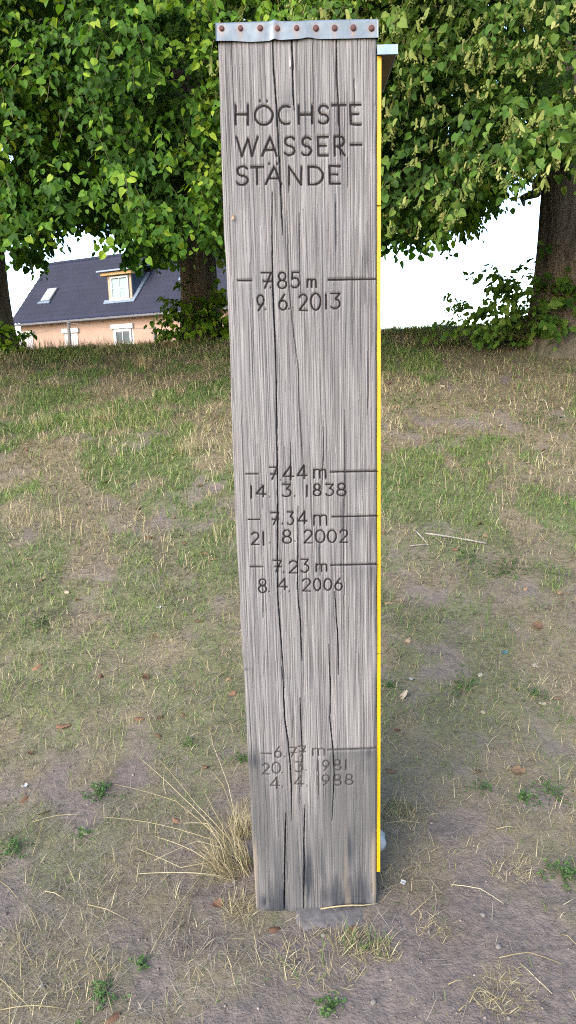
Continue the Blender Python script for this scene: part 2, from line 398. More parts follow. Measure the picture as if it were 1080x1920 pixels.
LINES = [  # text, zoom map, stroke width m, carving depth, material, glyphs (char, x0, x1, y0, y1)
 ("HÖCHSTE", Z1, .0036, .0030, M_paint, [('H', 167, 230, 475, 576), ('O', 265, 355, 481, 577), D(290, 455), D(327, 455), ('C', 385, 455, 481, 573), ('H', 487, 555, 480, 570), ('S', 587, 640, 480, 570), ('T', 655, 725, 476, 570), ('E', 748, 802, 476, 574)]),
 ("WASSER-", Z1, .0036, .0030, M_paint, [('W', 172, 280, 638, 735), ('A', 300, 376, 640, 735), ('S', 415, 468, 638, 730), ('S', 503, 552, 640, 731), ('E', 583, 637, 638, 731), ('R', 666, 720, 635, 731), ('-', 750, 806, 660, 696)]),
 ("STÄNDE", Z1, .0036, .0030, M_paint, [('S', 172, 232, 788, 881), ('T', 245, 308, 790, 878), ('A', 320, 400, 790, 878), D(337, 773), D(378, 773), ('N', 437, 500, 788, 880), ('D', 537, 610, 788, 880), ('E', 642, 697, 785, 875)]),
 ("- 7.85 m", Z2, .0030, .0026, M_paint, [('-', 145, 230, 130, 160), ('7', 287, 345, 99, 191), D(341, 187), ('8', 385, 436, 97, 192), ('5', 467, 513, 97, 188), ('m', 560, 612, 138, 186)]),
 ("9. 6. 2013", Z2, .0029, .0025, M_paint, [('9', 260, 302, 232, 326), D(312, 317), ('6', 390, 440, 228, 320), D(452, 313), ('2', 510, 560, 228, 323), ('0', 581, 640, 222, 321), ('1', 662, 680, 228, 315), ('3', 697, 757, 222, 312)]),
 ("- 7.44 m", Z3, .0029, .0025, M_paint, [('-', 140, 215, 150, 180), ('7', 288, 337, 122, 200), D(360, 203), ('4', 375, 440, 115, 200), ('4', 465, 525, 110, 195), ('m', 570, 645, 135, 192)]),
 ("14. 3. 1838", Z3, .0028, .0024, M_paint, [('1', 165, 181, 240, 318), ('4', 205, 267, 237, 310), D(290, 311), ('3', 368, 426, 230, 308), D(447, 305), ('1', 517, 533, 235, 308), ('8', 567, 613, 228, 303), ('3', 643, 694, 230, 301), ('8', 717, 772, 225, 302)]),
 ("- 7.34 m", Z3, .0029, .0025, M_paint, [('-', 155, 227, 438, 468), ('7', 298, 346, 410, 486), D(370, 481), ('3', 400, 441, 405, 486), ('4', 470, 526, 403, 481), ('m', 570, 651, 425, 490)]),
 ("21. 8. 2002", Z3, .0028, .0024, M_paint, [('2', 174, 222, 535, 611), ('1', 242, 258, 535, 617), D(290, 602), ('8', 372, 426, 520, 604), D(450, 591), ('2', 508, 558, 520, 601), ('0', 580, 638, 520, 600), ('0', 657, 711, 520, 598), ('2', 734, 783, 518, 598)]),
 ("- 7.23 m", Z3, .0028, .0024, M_paint, [('-', 170, 245, 738, 767), ('7', 313, 363, 712, 786), D(377, 787), ('2', 412, 466, 715, 791), ('3', 485, 537, 705, 788), ('m', 585, 651, 735, 782)]),
 ("8. 4. 2006", Z3, .0027, .0023, M_paint, [('8', 220, 269, 830, 916), D(285, 910), ('4', 340, 403, 828, 897), D(415, 908), ('2', 497, 548, 828, 906), ('0', 569, 612, 828, 904), ('0', 634, 681, 828, 902), ('6', 702, 749, 825, 901)]),
 ("- 6.77 m", Z4, .0026, .0021, M_paint_worn, [('-', 222, 285, 188, 216), ('6', 302, 342, 163, 226), D(362, 222), ('7', 390, 431, 165, 221), ('7', 442, 486, 160, 217), ('m', 530, 598, 172, 213)]),
 ("20. 3. 1981", Z4, .0025, .0020, M_paint_worn, [('2', 228, 270, 263, 324), ('0', 288, 336, 255, 321), D(348, 315), ('3', 423, 471, 252, 312), D(492, 302), ('1', 552, 568, 245, 305), ('9', 588, 627, 243, 303), ('8', 654, 697, 240, 302), ('1', 719, 735, 240, 297)]),
 ("4. 4. 1988", Z4, .0025, .0020, M_paint_worn, [('4', 277, 331, 343, 408), D(350, 400), ('4', 420, 476, 335, 398), D(495, 395), ('1', 554, 570, 335, 395), ('9', 585, 630, 330, 392), ('8', 654, 698, 330, 392), ('8', 724, 769, 327, 388)]),
]
MARKS = [(Z2, 685, 141, 972, 137, .0034), (Z3, 675, 152, 973, 147, .0030), (Z3, 685, 437, 973, 430, .0030), (Z3, 677, 743, 973, 736, .0030), (Z4, 620, 181, 908, 172, .0030)]
GLYPH = []; STROKES = []   # (line index, width, depth, polyline in (u, z))
for li, (txt, zm, w, dep, mt, gl) in enumerate(LINES):
    for ch, x0, x1, y0, y1 in gl:
        ww = w; GLYPH.append((ch, mt))
        for st in G[ch]:
            pl = []
            for a, b in st:
                pl.append(face(*zm(x0 + (x1 - x0) * a + random.uniform(-1, 1) * .8, y1 + (y0 - y1) * b + random.uniform(-1, 1) * .8)))
            STROKES.append((len(GLYPH) - 1, ww, dep, np.array(pl)))
for mi, (zm, x0, y0, x1, y1, w) in enumerate(MARKS):
    STROKES.append((10000 + mi, w, .0035, np.array([face(*zm(x0 + (x1 - x0) * k / 8, y0 + (y1 - y0) * k / 8 + random.uniform(-.8, .8))) for k in range(9)])))
CRACKS = [  # width m, photo points
 (.0030, [(511, 70), (513, 130), (518, 190), (523, 280), (526, 340), (528, 400), (531, 440)]),
 (.0028, [(511, 360), (510, 440), (511, 510), (513, 580), (516, 640), (518, 720), (519, 800), (520, 860), (521, 950), (520.5, 1050), (521, 1120), (527, 1200), (532, 1260), (534, 1290)]),
 (.0026, [(529, 1250), (532, 1300), (534, 1350), (540, 1390), (544, 1430), (547, 1480), (546, 1540)]),
 (.0032, [(536, 1525), (534, 1610), (533, 1725)]),
 (.0026, [(547, 70), (549, 120), (550, 175), (552, 205)]),
 (.0019, [(539, 395), (540, 440), (541, 520), (548, 600), (556, 660), (560, 700), (561, 760), (565, 820), (570, 875)]),
 (.0024, [(559, 950), (558, 1080), (559, 1120), (563, 1160), (565, 1210), (567, 1240)]),
 (.0022, [(563, 1310), (565, 1370), (567, 1415), (566, 1460)]),
 (.0026, [(572, 1510), (570, 1573), (570.5, 1620), (569, 1725)]),
 (.0020, [(631, 70), (632, 150), (635, 195), (638, 270), (640, 300)]),
 (.0017, [(652, 295), (653, 350)]), (.0018, [(630, 365), (630, 420), (631, 470)]),
 (.0026, [(617, 1210), (620, 1290), (619, 1350), (625, 1410), (627, 1450), (623, 1540)]),
 (.0020, [(628, 1110), (634, 1200), (635, 1265)]),
 (.0018, [(646, 770), (647, 850), (647, 920), (644, 1010), (646, 1100), (645, 1180)]),
 (.0016, [(492, 1080), (493, 1120), (494, 1160)]), (.0016, [(545, 830), (546, 905)]), (.0016, [(562, 400), (562, 500), (565, 560)]),
 (.0017, [(560, 1420), (597, 1420)][:1] + [(562, 1520)]), (.0017, [(596, 1420), (598, 1470), (597, 1500)]),
 (.0018, [(664, 150), (666, 200)]), (.0016, [(690, 660), (691, 720), (689, 780)]), (.0018, [(560, 1460), (564, 1500)]),
 (.0016, [(599, 1010), (600, 1080)]), (.0016, [(606, 780), (607, 850), (603, 930)]), (.0015, [(541, 330), (542, 360)]),
]
def build_post():
    root = empty("flood_mark_post", fpt(.15, Z_BOT, -DEPTH / 2))
    tag(root, "tall weathered oak post carved with flood heights and dates under a galvanised cap", "post")
    nx, nz = 272, 760
    z = np.linspace(Z_BOT, Z_TOP, nz); s = np.linspace(0, 1, nx)
    lu = np.interp(z, Lf[::-1, 1], Lf[::-1, 0]); ru = np.interp(z, Rf[::-1, 1], Rf[::-1, 0])
    lu = lu + (vnoise(z * 18, z * 0, 71) - .5) * .0022; ru = ru + (vnoise(z * 18, z * 0, 72) - .5) * .0018
    U = lu[:, None] + (ru - lu)[:, None] * s[None]; Zz = np.repeat(z[:, None], nx, 1)
    dep = np.zeros_like(U)
    flow = (fbm(z * 2.2, z * 0 + .3, 51, 3) - .5) * .016          # grain wanders together
    Ug = U - flow[:, None] * (.4 + .6 * np.sin(s * 3.0)[None])
    dep -= (fbm(Ug * 300, Zz * 6, 61, 3) - .5) * .0009 + (fbm(Ug * 60, Zz * 2, 66, 3) - .5) * .0014
    du = .31 / nx; 
    def carve(u0, z0, u1, z1, w, d, prof=1.0):
        zi0 = max(0, int((min(z0, z1) - w - Z_BOT) / (Z_TOP - Z_BOT) * (nz - 1)) - 1); zi1 = min(nz, int((max(z0, z1) + w - Z_BOT) / (Z_TOP - Z_BOT) * (nz - 1)) + 3)
        if zi1 <= zi0: return
        ci0 = max(0, int((min(u0, u1) - w - lu.min()) / du) - 8); ci1 = min(nx, int((max(u0, u1) + w - lu.min()) / du) + 14)
        uu = U[zi0:zi1, ci0:ci1]; zz = Zz[zi0:zi1, ci0:ci1]
        if uu.size == 0: return
        ax, az = u1 - u0, z1 - z0; L2 = ax * ax + az * az + 1e-12
        t = np.clip(((uu - u0) * ax + (zz - z0) * az) / L2, 0, 1)
        dist = np.hypot(uu - u0 - t * ax, zz - z0 - t * az)
        f = d * (1 - sstep(w * .42, w * .42 + .0011, dist))
        dep[zi0:zi1, ci0:ci1] = np.minimum(dep[zi0:zi1, ci0:ci1], -f) * (f > 1e-5) + dep[zi0:zi1, ci0:ci1] * (f <= 1e-5)
    # drying checks, hairlines first
    for k in range(420):
        zc = rng.uniform(Z_BOT, Z_TOP); ln = rng.choice([.04, .08, .14, .26]) * rng.uniform(.6, 1.5); uc = rng.uniform(0, .31)
        n = max(3, int(ln / .03)); zs = np.linspace(zc - ln / 2, zc + ln / 2, n)
        us = uc + np.interp(zs, z, flow) * (.4 + .6 * math.sin(uc / .31 * 3)) + np.cumsum(rng.normal(0, .0003, n))
        d = rng.uniform(.0006, .0026); w = rng.uniform(.0005, .0010)
        for i in range(n - 1): carve(us[i], zs[i], us[i + 1], zs[i + 1], w, d * (1 - abs(2 * (i + .5) / (n - 1) - 1) ** 3))
    for w, pts in CRACKS:
        full = 1.0 if w > .0019 else .35
        P = np.array([face(*p) for p in pts]); q = []
        tt = np.linspace(0, len(P) - 1, max(4, int(np.abs(P[0, 1] - P[-1, 1]) / .012)))
        pu = np.interp(tt, range(len(P)), P[:, 0]) + (vnoise(tt * 9, tt * 0, int(w * 1e6)) - .5) * .0008; pz = np.interp(tt, range(len(P)), P[:, 1])
        for i in range(len(tt) - 1):
            e = min(1, 6 * min(i + .5, len(tt) - 1.5 - i) / len(tt))
            carve(pu[i], pz[i], pu[i + 1], pz[i + 1], w * (.16 + .42 * e), .020 * full * (.35 + .65 * e))
    for li, w, d, pl in STROKES:
        for i in range(len(pl) - 1): carve(*pl[i], *pl[i + 1], w * 1.08, d + .0016)
    # rounded long edges and a chipped foot
    edge = np.minimum(U - lu[:, None], ru[:, None] - U)
    dep -= .004 * (1 - sstep(0, .006, edge)) ** 2 * (.6 + .8 * fbm(Zz * 9, U * 0, 75, 3))
    dep -= .006 * (1 - sstep(0, .012, Zz - Z_BOT)) * fbm(U * 30, Zz * 0, 76, 3)
    P = FL[None, None] + FU * U[..., None] + FN * dep[..., None]; P[..., 2] = Zz
    P[0, :, 2] += .004 * (fbm(U[0] * 25, U[0] * 0, 77, 3) - .5) + np.where(U[0] > .17, .003, 0)
    V = P.reshape(-1, 3); idx = np.arange(nx * nz).reshape(nz, nx)
    quads = [np.stack([idx[:-1, :-1], idx[:-1, 1:], idx[1:, 1:], idx[1:, :-1]], -1).reshape(-1, 4)]
    bl = FL + FU * lu[:, None] - FN * DEPTH; bl[:, 2] = z; br = FL + FU * ru[:, None] - FN * DEPTH; br[:, 2] = z
    ob = nx * nz; V = np.concatenate([V, bl, br]); ib = ob + np.arange(nz); ir = ob + nz + np.arange(nz)
    quads.append(np.stack([ib[:-1], idx[:-1, 0], idx[1:, 0], ib[1:]], -1)); quads.append(np.stack([idx[:-1, -1], ir[:-1], ir[1:], idx[1:, -1]], -1))
    quads.append(np.stack([ir[:-1], ib[:-1], ib[1:], ir[1:]], -1))
    half = nx // 2
    for row, back0, back1 in ((0, ib[0], ir[0]), (nz - 1, ib[-1], ir[-1])):   # end grain, fans of quads
        r = idx[row]; q = [[r[i], r[i + 1], back1 if i >= half else back0, back0] if i != half else [r[i], r[i + 1], back1, back0] for i in range(nx - 1)]
        q = [[a, b, c, d] for a, b, c, d in q if c != d]; quads.append(np.array(q, dtype=int))
    me = mesh_np("timber", V, np.concatenate(quads), False)
    # stains: flood-wet foot below the lowest mark, soaked streaks under the marks
    zl = face(600, 1408)[1]
    Ur = U - lu[:, None]
    mid_ = sstep(.022, .075, Ur) * (1 - sstep(.15, .205, Ur))
    bnd = zl - mid_ * (.07 + .26 * fbm(Ug * 75, U * 0, 82, 3)) + (fbm(Ug * 60, U * 0, 81, 3) - .5) * .03 * (1 - sstep(.15, .18, Ur))
    soft = .009 + .09 * (1 - sstep(.16, .22, Ur)) * (.3 + mid_)
    wet = np.clip((bnd - Zz) / soft * .5 + .5, 0, 1)
    wet = wet * (.50 + .85 * fbm(Ug * 80, Zz * 4, 83, 3)) * (1 - .35 * sstep(.25, .05, Zz - Z_BOT))
    st = np.zeros_like(U)
    for (zm, x0, y0, x1, y1, w) in MARKS:
        ua, za = face(*zm(x0, y0)); ub, zb = face(*zm(x1, y1)); zc = za + (zb - za) * (U - ua) / (ub - ua)
        d = zc - Zz
        below = sstep(-.012, .003, d) * (1 - sstep(.0, .06 + .05 * fbm(Ug * 90, Zz * 0, 85, 2), d))
        st = np.maximum(st, 0.75 * below * sstep(ua - .01, ub + .01, U) * sstep(.2, .55, fbm(U * 30 + za * 40, Zz * 22, 87, 2)) * sstep(.15, .8, fbm(Ug * 120, Zz * 9, 86, 3)))
    foot = fbm(Ug * 34, Zz * 5.5, 88, 3); lowz = 1 - sstep(.02, .24, Zz - Z_BOT)
    st = np.maximum(st, sstep(.54, .72, foot) * lowz * .9)
    for (px, py, sx, sz, a) in ((577, 1645, .012, .065, 1.7), (673, 1675, .014, .055, 1.7), (500, 1690, .02, .02, 1.0), (655, 1590, .010, .06, .9), (480, 1425, .018, .02, 1.1), (610, 1680, .014, .03, .8), (640, 1640, .008, .06, .8), (645, 600, .03, .07, .30), (540, 190, .010, .03, .45), (688, 482, .02, .03, .35), (555, 1640, .02, .06, .4), (568, 230, .025, .05, .25), (460, 1255, .01, .004, .6)):
        u0, z0 = face(px, py); st = np.maximum(st, a * np.exp(-((U - u0) / sx) ** 2 - ((Zz - z0) / sz) ** 2) * sstep(.2, .55, fbm(Ug * 190, Zz * 7, 89, 3)))
    wm = .55 * sstep(.55, .75, fbm(Ug * 26, Zz * 3, 91, 3)) * sstep(.55, .25, Zz - Z_BOT)
    pad = np.zeros(2 * nz)
    attr(me, 'wet', np.concatenate([np.clip(wet, 0, 1).ravel(), pad])); attr(me, 'stain', np.concatenate([np.clip(st, 0, .95).ravel(), pad])); attr(me, 'warm', np.concatenate([wm.ravel(), pad]))
    timber = obj("timber", me, M_wood, root)
    # paint left in the engraved strokes
    def ribbon(mb, pl, w, d):
        pl = [np.asarray(p) for p in pl]
        for i in range(len(pl) - 1):
            a, b = pl[i], pl[i + 1]; t = b - a; L = np.linalg.norm(t)
            if L < 1e-6: continue
            t = t / L; nn = np.array([-t[1], t[0]]) * w / 2; a = a - t * w * .3; b = b + t * w * .3
            mb.add([fpt(*(a - nn), d + .0004), fpt(*a, d - .0006), fpt(*(a + nn), d + .0004), fpt(*(b - nn), d + .0004), fpt(*b, d - .0006), fpt(*(b + nn), d + .0004)], [(0, 1, 4, 3), (1, 2, 5, 4)])
    for gi in sorted({g_ for g_, *_ in STROKES if g_ < 10000}):
        mb = MB(); ch, mt = GLYPH[gi]
        for l2, ww, d, pl in STROKES:
            if l2 == gi: ribbon(mb, pl, ww * .84, -.0013)
        mb.build("carved_dot" if ch == '.' else "carved_dash" if ch == '-' else "carved_digit" if ch.isdigit() else "carved_letter", mt, timber)
    for mi in range(len(MARKS)):
        mb = MB()
        for l2, ww, d, pl in STROKES:
            if l2 == 10000 + mi: ribbon(mb, pl, ww * .85, -.002)
        mb.build("level_mark", M_paint if mi < 4 else M_paint_worn, timber)
    # galvanised cap with nails
    ul, zt = face(403.5, 43); ur, _ = face(709, 43); zb = face(555, 76.5)[1]
    n, m = 90, 16; uu = np.linspace(ul, ur, n); vv = np.linspace(0, 1, m)
    UU, VV = np.meshgrid(uu, vv)
    kink = np.exp(-((UU - face(514, 60)[0]) / .006) ** 2)
    zlow = zb + (fbm(UU * 28, UU * 0, 95, 2) - .5) * .002 + .003 * np.exp(-((UU - face(578, 76)[0]) / .014) ** 2) - .0015 * np.exp(-((UU - face(470, 76)[0]) / .03) ** 2)
    ZZ = zt + .0022 * kink + (zlow - zt) * VV + (fbm(UU * 20, UU * 0, 96, 2) - .5) * .0012 * (1 - VV)
    dd = .0040 + .0022 * kink + (fbm(UU * 35, VV * 2, 97, 3) - .5) * .0022 + .003 * VV ** 3 * np.clip(fbm(UU * 14, UU * 0, 98, 2) - .35, 0, 1) * 2 - .0035 * (1 - sstep(0, .12, VV)) ** 2
    P = FL + FU * UU[..., None] + FN * dd[..., None]; P[..., 2] = ZZ
    V = list(map(tuple, P.reshape(-1, 3))); ii = np.arange(n * m).reshape(m, n)
    Fs = [(ii[a + 1, b], ii[a + 1, b + 1], ii[a, b + 1], ii[a, b]) for a in range(m - 1) for b in range(n - 1)]
    nb = len(V)
    for u_, z_, d_ in ((ul, zt + .0005, -DEPTH - .004), (ur, zt + .0005, -DEPTH - .004), (ul, zb, -DEPTH - .004), (ur, zb, -DEPTH - .004)): V.append(tuple(fpt(u_, z_, d_)))
    Fs += [tuple(list(ii[0, :]) + [nb + 1, nb]), tuple(list(ii[:, 0]) + [nb + 2, nb]), tuple(list(ii[::-1, -1]) + [nb + 1, nb + 3]), (nb, nb + 1, nb + 3, nb + 2)]
    me = bpy.data.meshes.new("metal_cap"); me.from_pydata(V, [], [tuple(int(i) for i in f) for f in Fs]); me.update()
    me.polygons.foreach_set("use_smooth", np.array([len(p.vertices) == 4 for p in me.polygons]))
    nails = [face(x, 55 + dy) for x, dy in zip((416, 451, 488, 520, 556, 592, 627, 662, 696), (.5, 0, 0, .5, 0, 0, -.2, -.5, 0))]
    rust = np.zeros(len(V)); UA = UU.ravel(); ZA = ZZ.ravel(); k = 0
    for (u0, z0) in nails:
        k += 1
        drip = np.exp(-((UA - u0) / .0042) ** 2) * (ZA < z0 + .002) * np.exp(-np.clip(z0 - ZA, 0, 1) / (.010 + .006 * (k % 3))) * (.7 if k != 3 else .4)
        halo = .8 * np.exp(-((UA - u0) ** 2 + (ZA - z0) ** 2) / .0068 ** 2)
        rust[:n * m] = np.maximum(rust[:n * m], np.maximum(drip, halo))
    attr(me, 'rust', np.clip(rust, 0, .9))
    cap = obj("metal_cap", me, M_zinc, root); cap['label'] = "folded galvanised sheet cap with a row of rusty nails"
    mb = MB(); ring = [(1, 0), (.92, .45), (.6, .8)]
    verts = []; N = 12
    for rr, hh in ring:
        for q in range(N): verts.append((math.cos(2 * math.pi * q / N) * rr, -hh * .42, math.sin(2 * math.pi * q / N) * rr))
    verts.append((0, -.40, 0)); fs = []
    for a in range(2):
        for q in range(N): fs.append((a * N + q, a * N + (q + 1) % N, (a + 1) * N + (q + 1) % N, (a + 1) * N + q))
    for q in range(N): fs.append((2 * N + q, 2 * N + (q + 1) % N, 3 * N))
    nm = bpy.data.meshes.new("nail"); nm.from_pydata([tuple(.0054 * c for c in v) for v in verts], [], fs); nm.update(); nm.polygons.foreach_set("use_smooth", np.ones(len(fs), dtype=bool))
    for (u0, z0) in nails:
        o = obj("nail", nm, M_nail, cap); o.matrix_parent_inverse = Matrix.Identity(4)
        o.matrix_parent_inverse = Matrix.Identity(4); o.location = tuple(fpt(u0, z0, .0052)); o.scale = (random.uniform(.9, 1.12),) * 3
    # yellow gauge panels on the right hand side
    def ru_at(z_): return float(np.interp(z_, Rf[::-1, 1], Rf[::-1, 0]))
    cuts = [face(710, y)[1] for y in (100, 384, 1229, 1640)]
    for a, b in zip(cuts[:-1], cuts[1:]):
        mb = MB(); q0, q1 = [], []
        for z_, lst in ((b + .0010, q0), (a - .0010, q1)):
            for du_, d_ in ((.0012, -.008), (.0104, -.008), (.0104, -.155), (.0012, -.155)): lst.append(fpt(ru_at(z_) + du_, z_, d_))
        mb.hexa(q0, q1); mb.build("gauge_panel", M_yellow, root, bevel=.0012)
    mb = MB(); mb.box(fpt(.3105, cuts[3] + .003, -.16), FU * .0052, -FN * .03, (0, 0, cuts[0] - cuts[3])); mb.build("backing_board", M_backing, root)
    # little metal roof above the gauge
    u0 = ru_at(cuts[0]) + .0005; u1, zt_ = face(746, 84); zb_ = face(740, 102)[1]
    mb = MB(); mb.box(fpt(u0, zt_ - .003, -.002), FU * (u1 - u0), -FN * .19, (0, 0, .003)); o = mb.build("gauge_roof", M_lid, root); 
    mb = MB(); mb.box(fpt(u0, zb_, .0015), FU * (u1 - u0), -FN * .0035, (0, 0, zt_ - zb_ + .0005)); mb.build("front_lip", M_lid, o)
    mb = MB(); mb.box(fpt(u1 - .0028, zb_ + .004, -.004), FU * .0026, -FN * .186, (0, 0, zt_ - zb_ - .008)); mb.build("side_lip", M_lid, o)
    mb = MB(); mb.box(fpt(u0 + .010, zb_ + .002, -.004), FU * (u1 - u0 - .014), -FN * .18, (0, 0, zt_ - zb_ - .006)); mb.build("roof_underside", plain("grey_brown_underside", (.13, .105, .085), .8, .2, var=.15), o)  # underside of the sheet roof, built as a grey-brown block
    return root
build_post()

# ------------------------------------------------------------------ house beyond the crest
def build_house():
    e = np.array([.906, -.423, 0.]); e /= np.linalg.norm(e); b = np.array([-e[1], e[0], 0.])   # along the eaves, and back
    P0 = at_depth(18, 610, 36.0)
    R0 = on_plane(92, 497, P0, e)                     # ridge end, in the gable plane
    nroof = np.cross(e, R0 - P0); nroof /= np.linalg.norm(nroof)
    if nroof[2] < 0: nroof = -nroof
    w_half = (R0 - P0) @ b; rise = R0[2] - P0[2]
    s = (R0 - P0) / np.linalg.norm(R0 - P0); SL = np.linalg.norm(R0 - P0)
    LEN = (on_plane(590, 560, P0, b) - P0) @ e
    gz = float(ground_h(P0[0], P0[1])) - .3
    root = empty("house", P0 + e * LEN / 2 + b * w_half + np.array([0, 0, gz - P0[2]]))
    tag(root, "peach plastered house with a dark tiled roof and dormer beyond the bank", "house")
    ov = .38; W0 = P0 + b * ov                        # front wall plane
    def wall_pt(px, py): return on_plane(px, py, W0, b)
    def roof_pt(px, py): return on_plane(px, py, P0, nroof)
    WT = P0[2] + rise * ov / w_half - .06
    # walls with gables
    mb = MB(); x0, x1 = .35, LEN - .35; bw = 2 * (w_half - ov)
    A = lambda x, y, z: P0 + e * x + b * (ov + y) + np.array([0, 0, z - P0[2]])
    zr = R0[2] - .10
    v = [A(x0, 0, gz), A(x1, 0, gz), A(x1, bw, gz), A(x0, bw, gz), A(x0, 0, WT), A(x1, 0, WT), A(x1, bw, WT), A(x0, bw, WT), A(x0, bw / 2, zr), A(x1, bw / 2, zr)]
    mb.add(v, [(0, 1, 5, 4), (1, 2, 6, 9, 5), (2, 3, 7, 6), (3, 0, 4, 8, 7), (4, 5, 9, 8), (6, 7, 8, 9), (3, 2, 1, 0)])
    wall = mb.build("wall", M_plaster, root)
    # tiled roof, both slopes, with real tile relief
    pit, row = .235, .34
    nc = int(LEN / pit) * 6; nr = int(SL / row)
    cs = np.linspace(0, LEN, nc + 1); prof = .022 * np.cos(cs / pit * 2 * math.pi) + .010 * np.cos(cs / pit * 4 * math.pi + 1)
    ts = []; lift = []
    for i in range(nr):
        ts += [i * SL / nr, (i + 1) * SL / nr - .004]; lift += [.034, .004]
    ts = np.array(ts); lift = np.array(lift)
    def slope(sgn):
        sv = s.copy()
        if sgn < 0: sv = s - 2 * (s @ b) * b; 
        org = P0 if sgn > 0 else P0 + b * 2 * w_half
        nn = nroof if sgn > 0 else nroof - 2 * (nroof @ b) * b
        jit = (rng.random((len(ts), nc // 6 + 1)) - .5) * .010
        hgt = lift[:, None] + prof[None] + np.repeat(jit[:, :-1], 6, 1)[:, np.r_[0:nc, nc - 1]]
        P = org + cs[None, :, None] * e + ts[:, None, None] * sv + (hgt + .03)[..., None] * nn
        idx = np.arange(P.shape[0] * P.shape[1]).reshape(P.shape[:2])
        F = np.stack([idx[:-1, :-1], idx[:-1, 1:], idx[1:, 1:], idx[1:, :-1]], -1).reshape(-1, 4)
        return P.reshape(-1, 3), (F if sgn > 0 else F[:, ::-1])
    Pa, Fa = slope(1); Pb, Fb = slope(-1)
    roof = obj("roof", mesh_np("roof", np.concatenate([Pa, Pb]), np.concatenate([Fa, Fb + len(Pa)])), M_roof, root)
    mb = MB()
    for sgn in (0, 1):
        o0 = P0 if sgn == 0 else P0 + b * 2 * w_half
        for xx in (-.03, LEN - .02): mb.hexa([o0 + e * xx - nroof * 0, o0 + e * (xx + .05), R0 + e * (xx + .05), R0 + e * xx], [p + np.array([0, 0, .07]) for p in (o0 + e * xx, o0 + e * (xx + .05), R0 + e * (xx + .05), R0 + e * xx)])
    mb.build("verge_board", M_gutter, roof)
    n = int(LEN / .42); tile = MB(); tile.tube([np.zeros(3), e * .40], [.115, .10], 8)
    mb = tile.build("ridge_tile", M_roof, roof, True); tm = mb.data; bpy.data.objects.remove(mb)
    for i in range(n):
        o = obj("ridge_tile", tm, M_roof, roof); o.matrix_parent_inverse = Matrix.Identity(4); o.location = tuple(R0 + e * (i * LEN / n) + np.array([0, 0, .02]))
        o.parent = roof
    mb = MB(); g0 = P0 - b * .06 + np.array([0, 0, -.035]); mb.tube([g0 - e * .1, g0 + e * (LEN + .1)], .065, 8); mb.build("gutter", M_gutter, roof)
    # skylight
    q = [roof_pt(*p) + nroof * .06 for p in ((79, 566), (97, 562), (108, 546), (91, 549))]
    c = sum(q) / 4
    hw, hh = .34, .50; cs_ = lambda a, d, h: c + e * a + s * d + nroof * h
    sk = MB().hexa([cs_(-hw, -hh, -.02), cs_(hw, -hh, -.02), cs_(hw, hh, -.02), cs_(-hw, hh, -.02)], [cs_(-hw, -hh, .07), cs_(hw, -hh, .07), cs_(hw, hh, .07), cs_(-hw, hh, .07)]).build("skylight", M_gutter, roof)
    hw, hh = .27, .43
    MB().hexa([cs_(-hw, -hh, .06), cs_(hw, -hh, .06), cs_(hw, hh, .06), cs_(-hw, hh, .06)], [cs_(-hw, -hh, .085), cs_(hw, -hh, .085), cs_(hw, hh, .085), cs_(-hw, hh, .085)]).build("skylight_pane", M_glass_sky, root)
    MB().hexa([cs_(-.4, -.66, 0), cs_(.4, -.66, 0), cs_(.4, -.52, 0), cs_(-.4, -.52, 0)], [cs_(-.4, -.66, .075), cs_(.4, -.66, .075), cs_(.4, -.52, .075), cs_(-.4, -.52, .075)]).build("skylight_apron", M_flash, root)
    # dormer: a box whose front is upright above the roof slope
    base = roof_pt(206, 566); base_r = base + e * ((roof_pt(249, 563) - base) @ e)
    dw = (base_r - base) @ e
    zt = on_plane(205, 512, base, b)[2]
    dh = zt - base[2]; back = dh / (rise / w_half)
    dz = np.array([0, 0, 1.])
    dormer = MB().add([base, base + e * dw, base + e * dw + dz * dh, base + dz * dh, base + dz * dh + b * back, base + e * dw + dz * dh + b * back],
                      [(0, 1, 2, 3), (1, 5, 2), (0, 3, 4), (3, 2, 5, 4)]).build("dormer", M_slate, root)
    MB().box(base - b * .05 + e * 0, e * .17, b * .05, dz * dh).build("cladding_board", M_cladding, dormer)
    MB().box(base - b * .05 + e * (dw - .13), e * .13, b * .05, dz * dh).build("cladding_board", M_cladding, dormer)
    MB().box(base - b * .30 - e * .22 + dz * (dh - .16), e * (dw + .42), b * .30, dz * .15).build("soffit_board", M_beam, dormer, bevel=.01)
    rf = MB().hexa([base - b * .42 - e * .32 + dz * (dh - .02), base - b * .42 + e * (dw + .25) + dz * (dh - .02), base + b * (back + .7) + e * (dw + .25) + dz * (dh + .42), base + b * (back + .7) - e * .32 + dz * (dh + .42)],
              [base - b * .42 - e * .32 + dz * (dh + .08), base - b * .42 + e * (dw + .25) + dz * (dh + .08), base + b * (back + .7) + e * (dw + .25) + dz * (dh + .52), base + b * (back + .7) - e * .32 + dz * (dh + .52)]).build("dormer_roof", M_roof, dormer)
    MB().box(base - b * .46 - e * .34 + dz * (dh + .0), e * (dw + .62), b * .08, dz * .07).build("dormer_gutter", M_flash, dormer)
    MB().hexa([base + e * (dw + .22) + dz * (dh + .13), base + e * (dw + .40) + dz * (dh + .13), base + e * (dw + .40) + dz * (dh + .52) + b * (back + .7), base + e * (dw + .22) + dz * (dh + .52) + b * (back + .7)],
              [base + e * (dw + .22) + dz * (dh + .19), base + e * (dw + .40) + dz * (dh + .19), base + e * (dw + .40) + dz * (dh + .58) + b * (back + .7), base + e * (dw + .22) + dz * (dh + .58) + b * (back + .7)]).build("roof_edge_flashing", M_flash, dormer)
    fl = base + e * (dw + .02); ft = fl + b * back + dz * dh
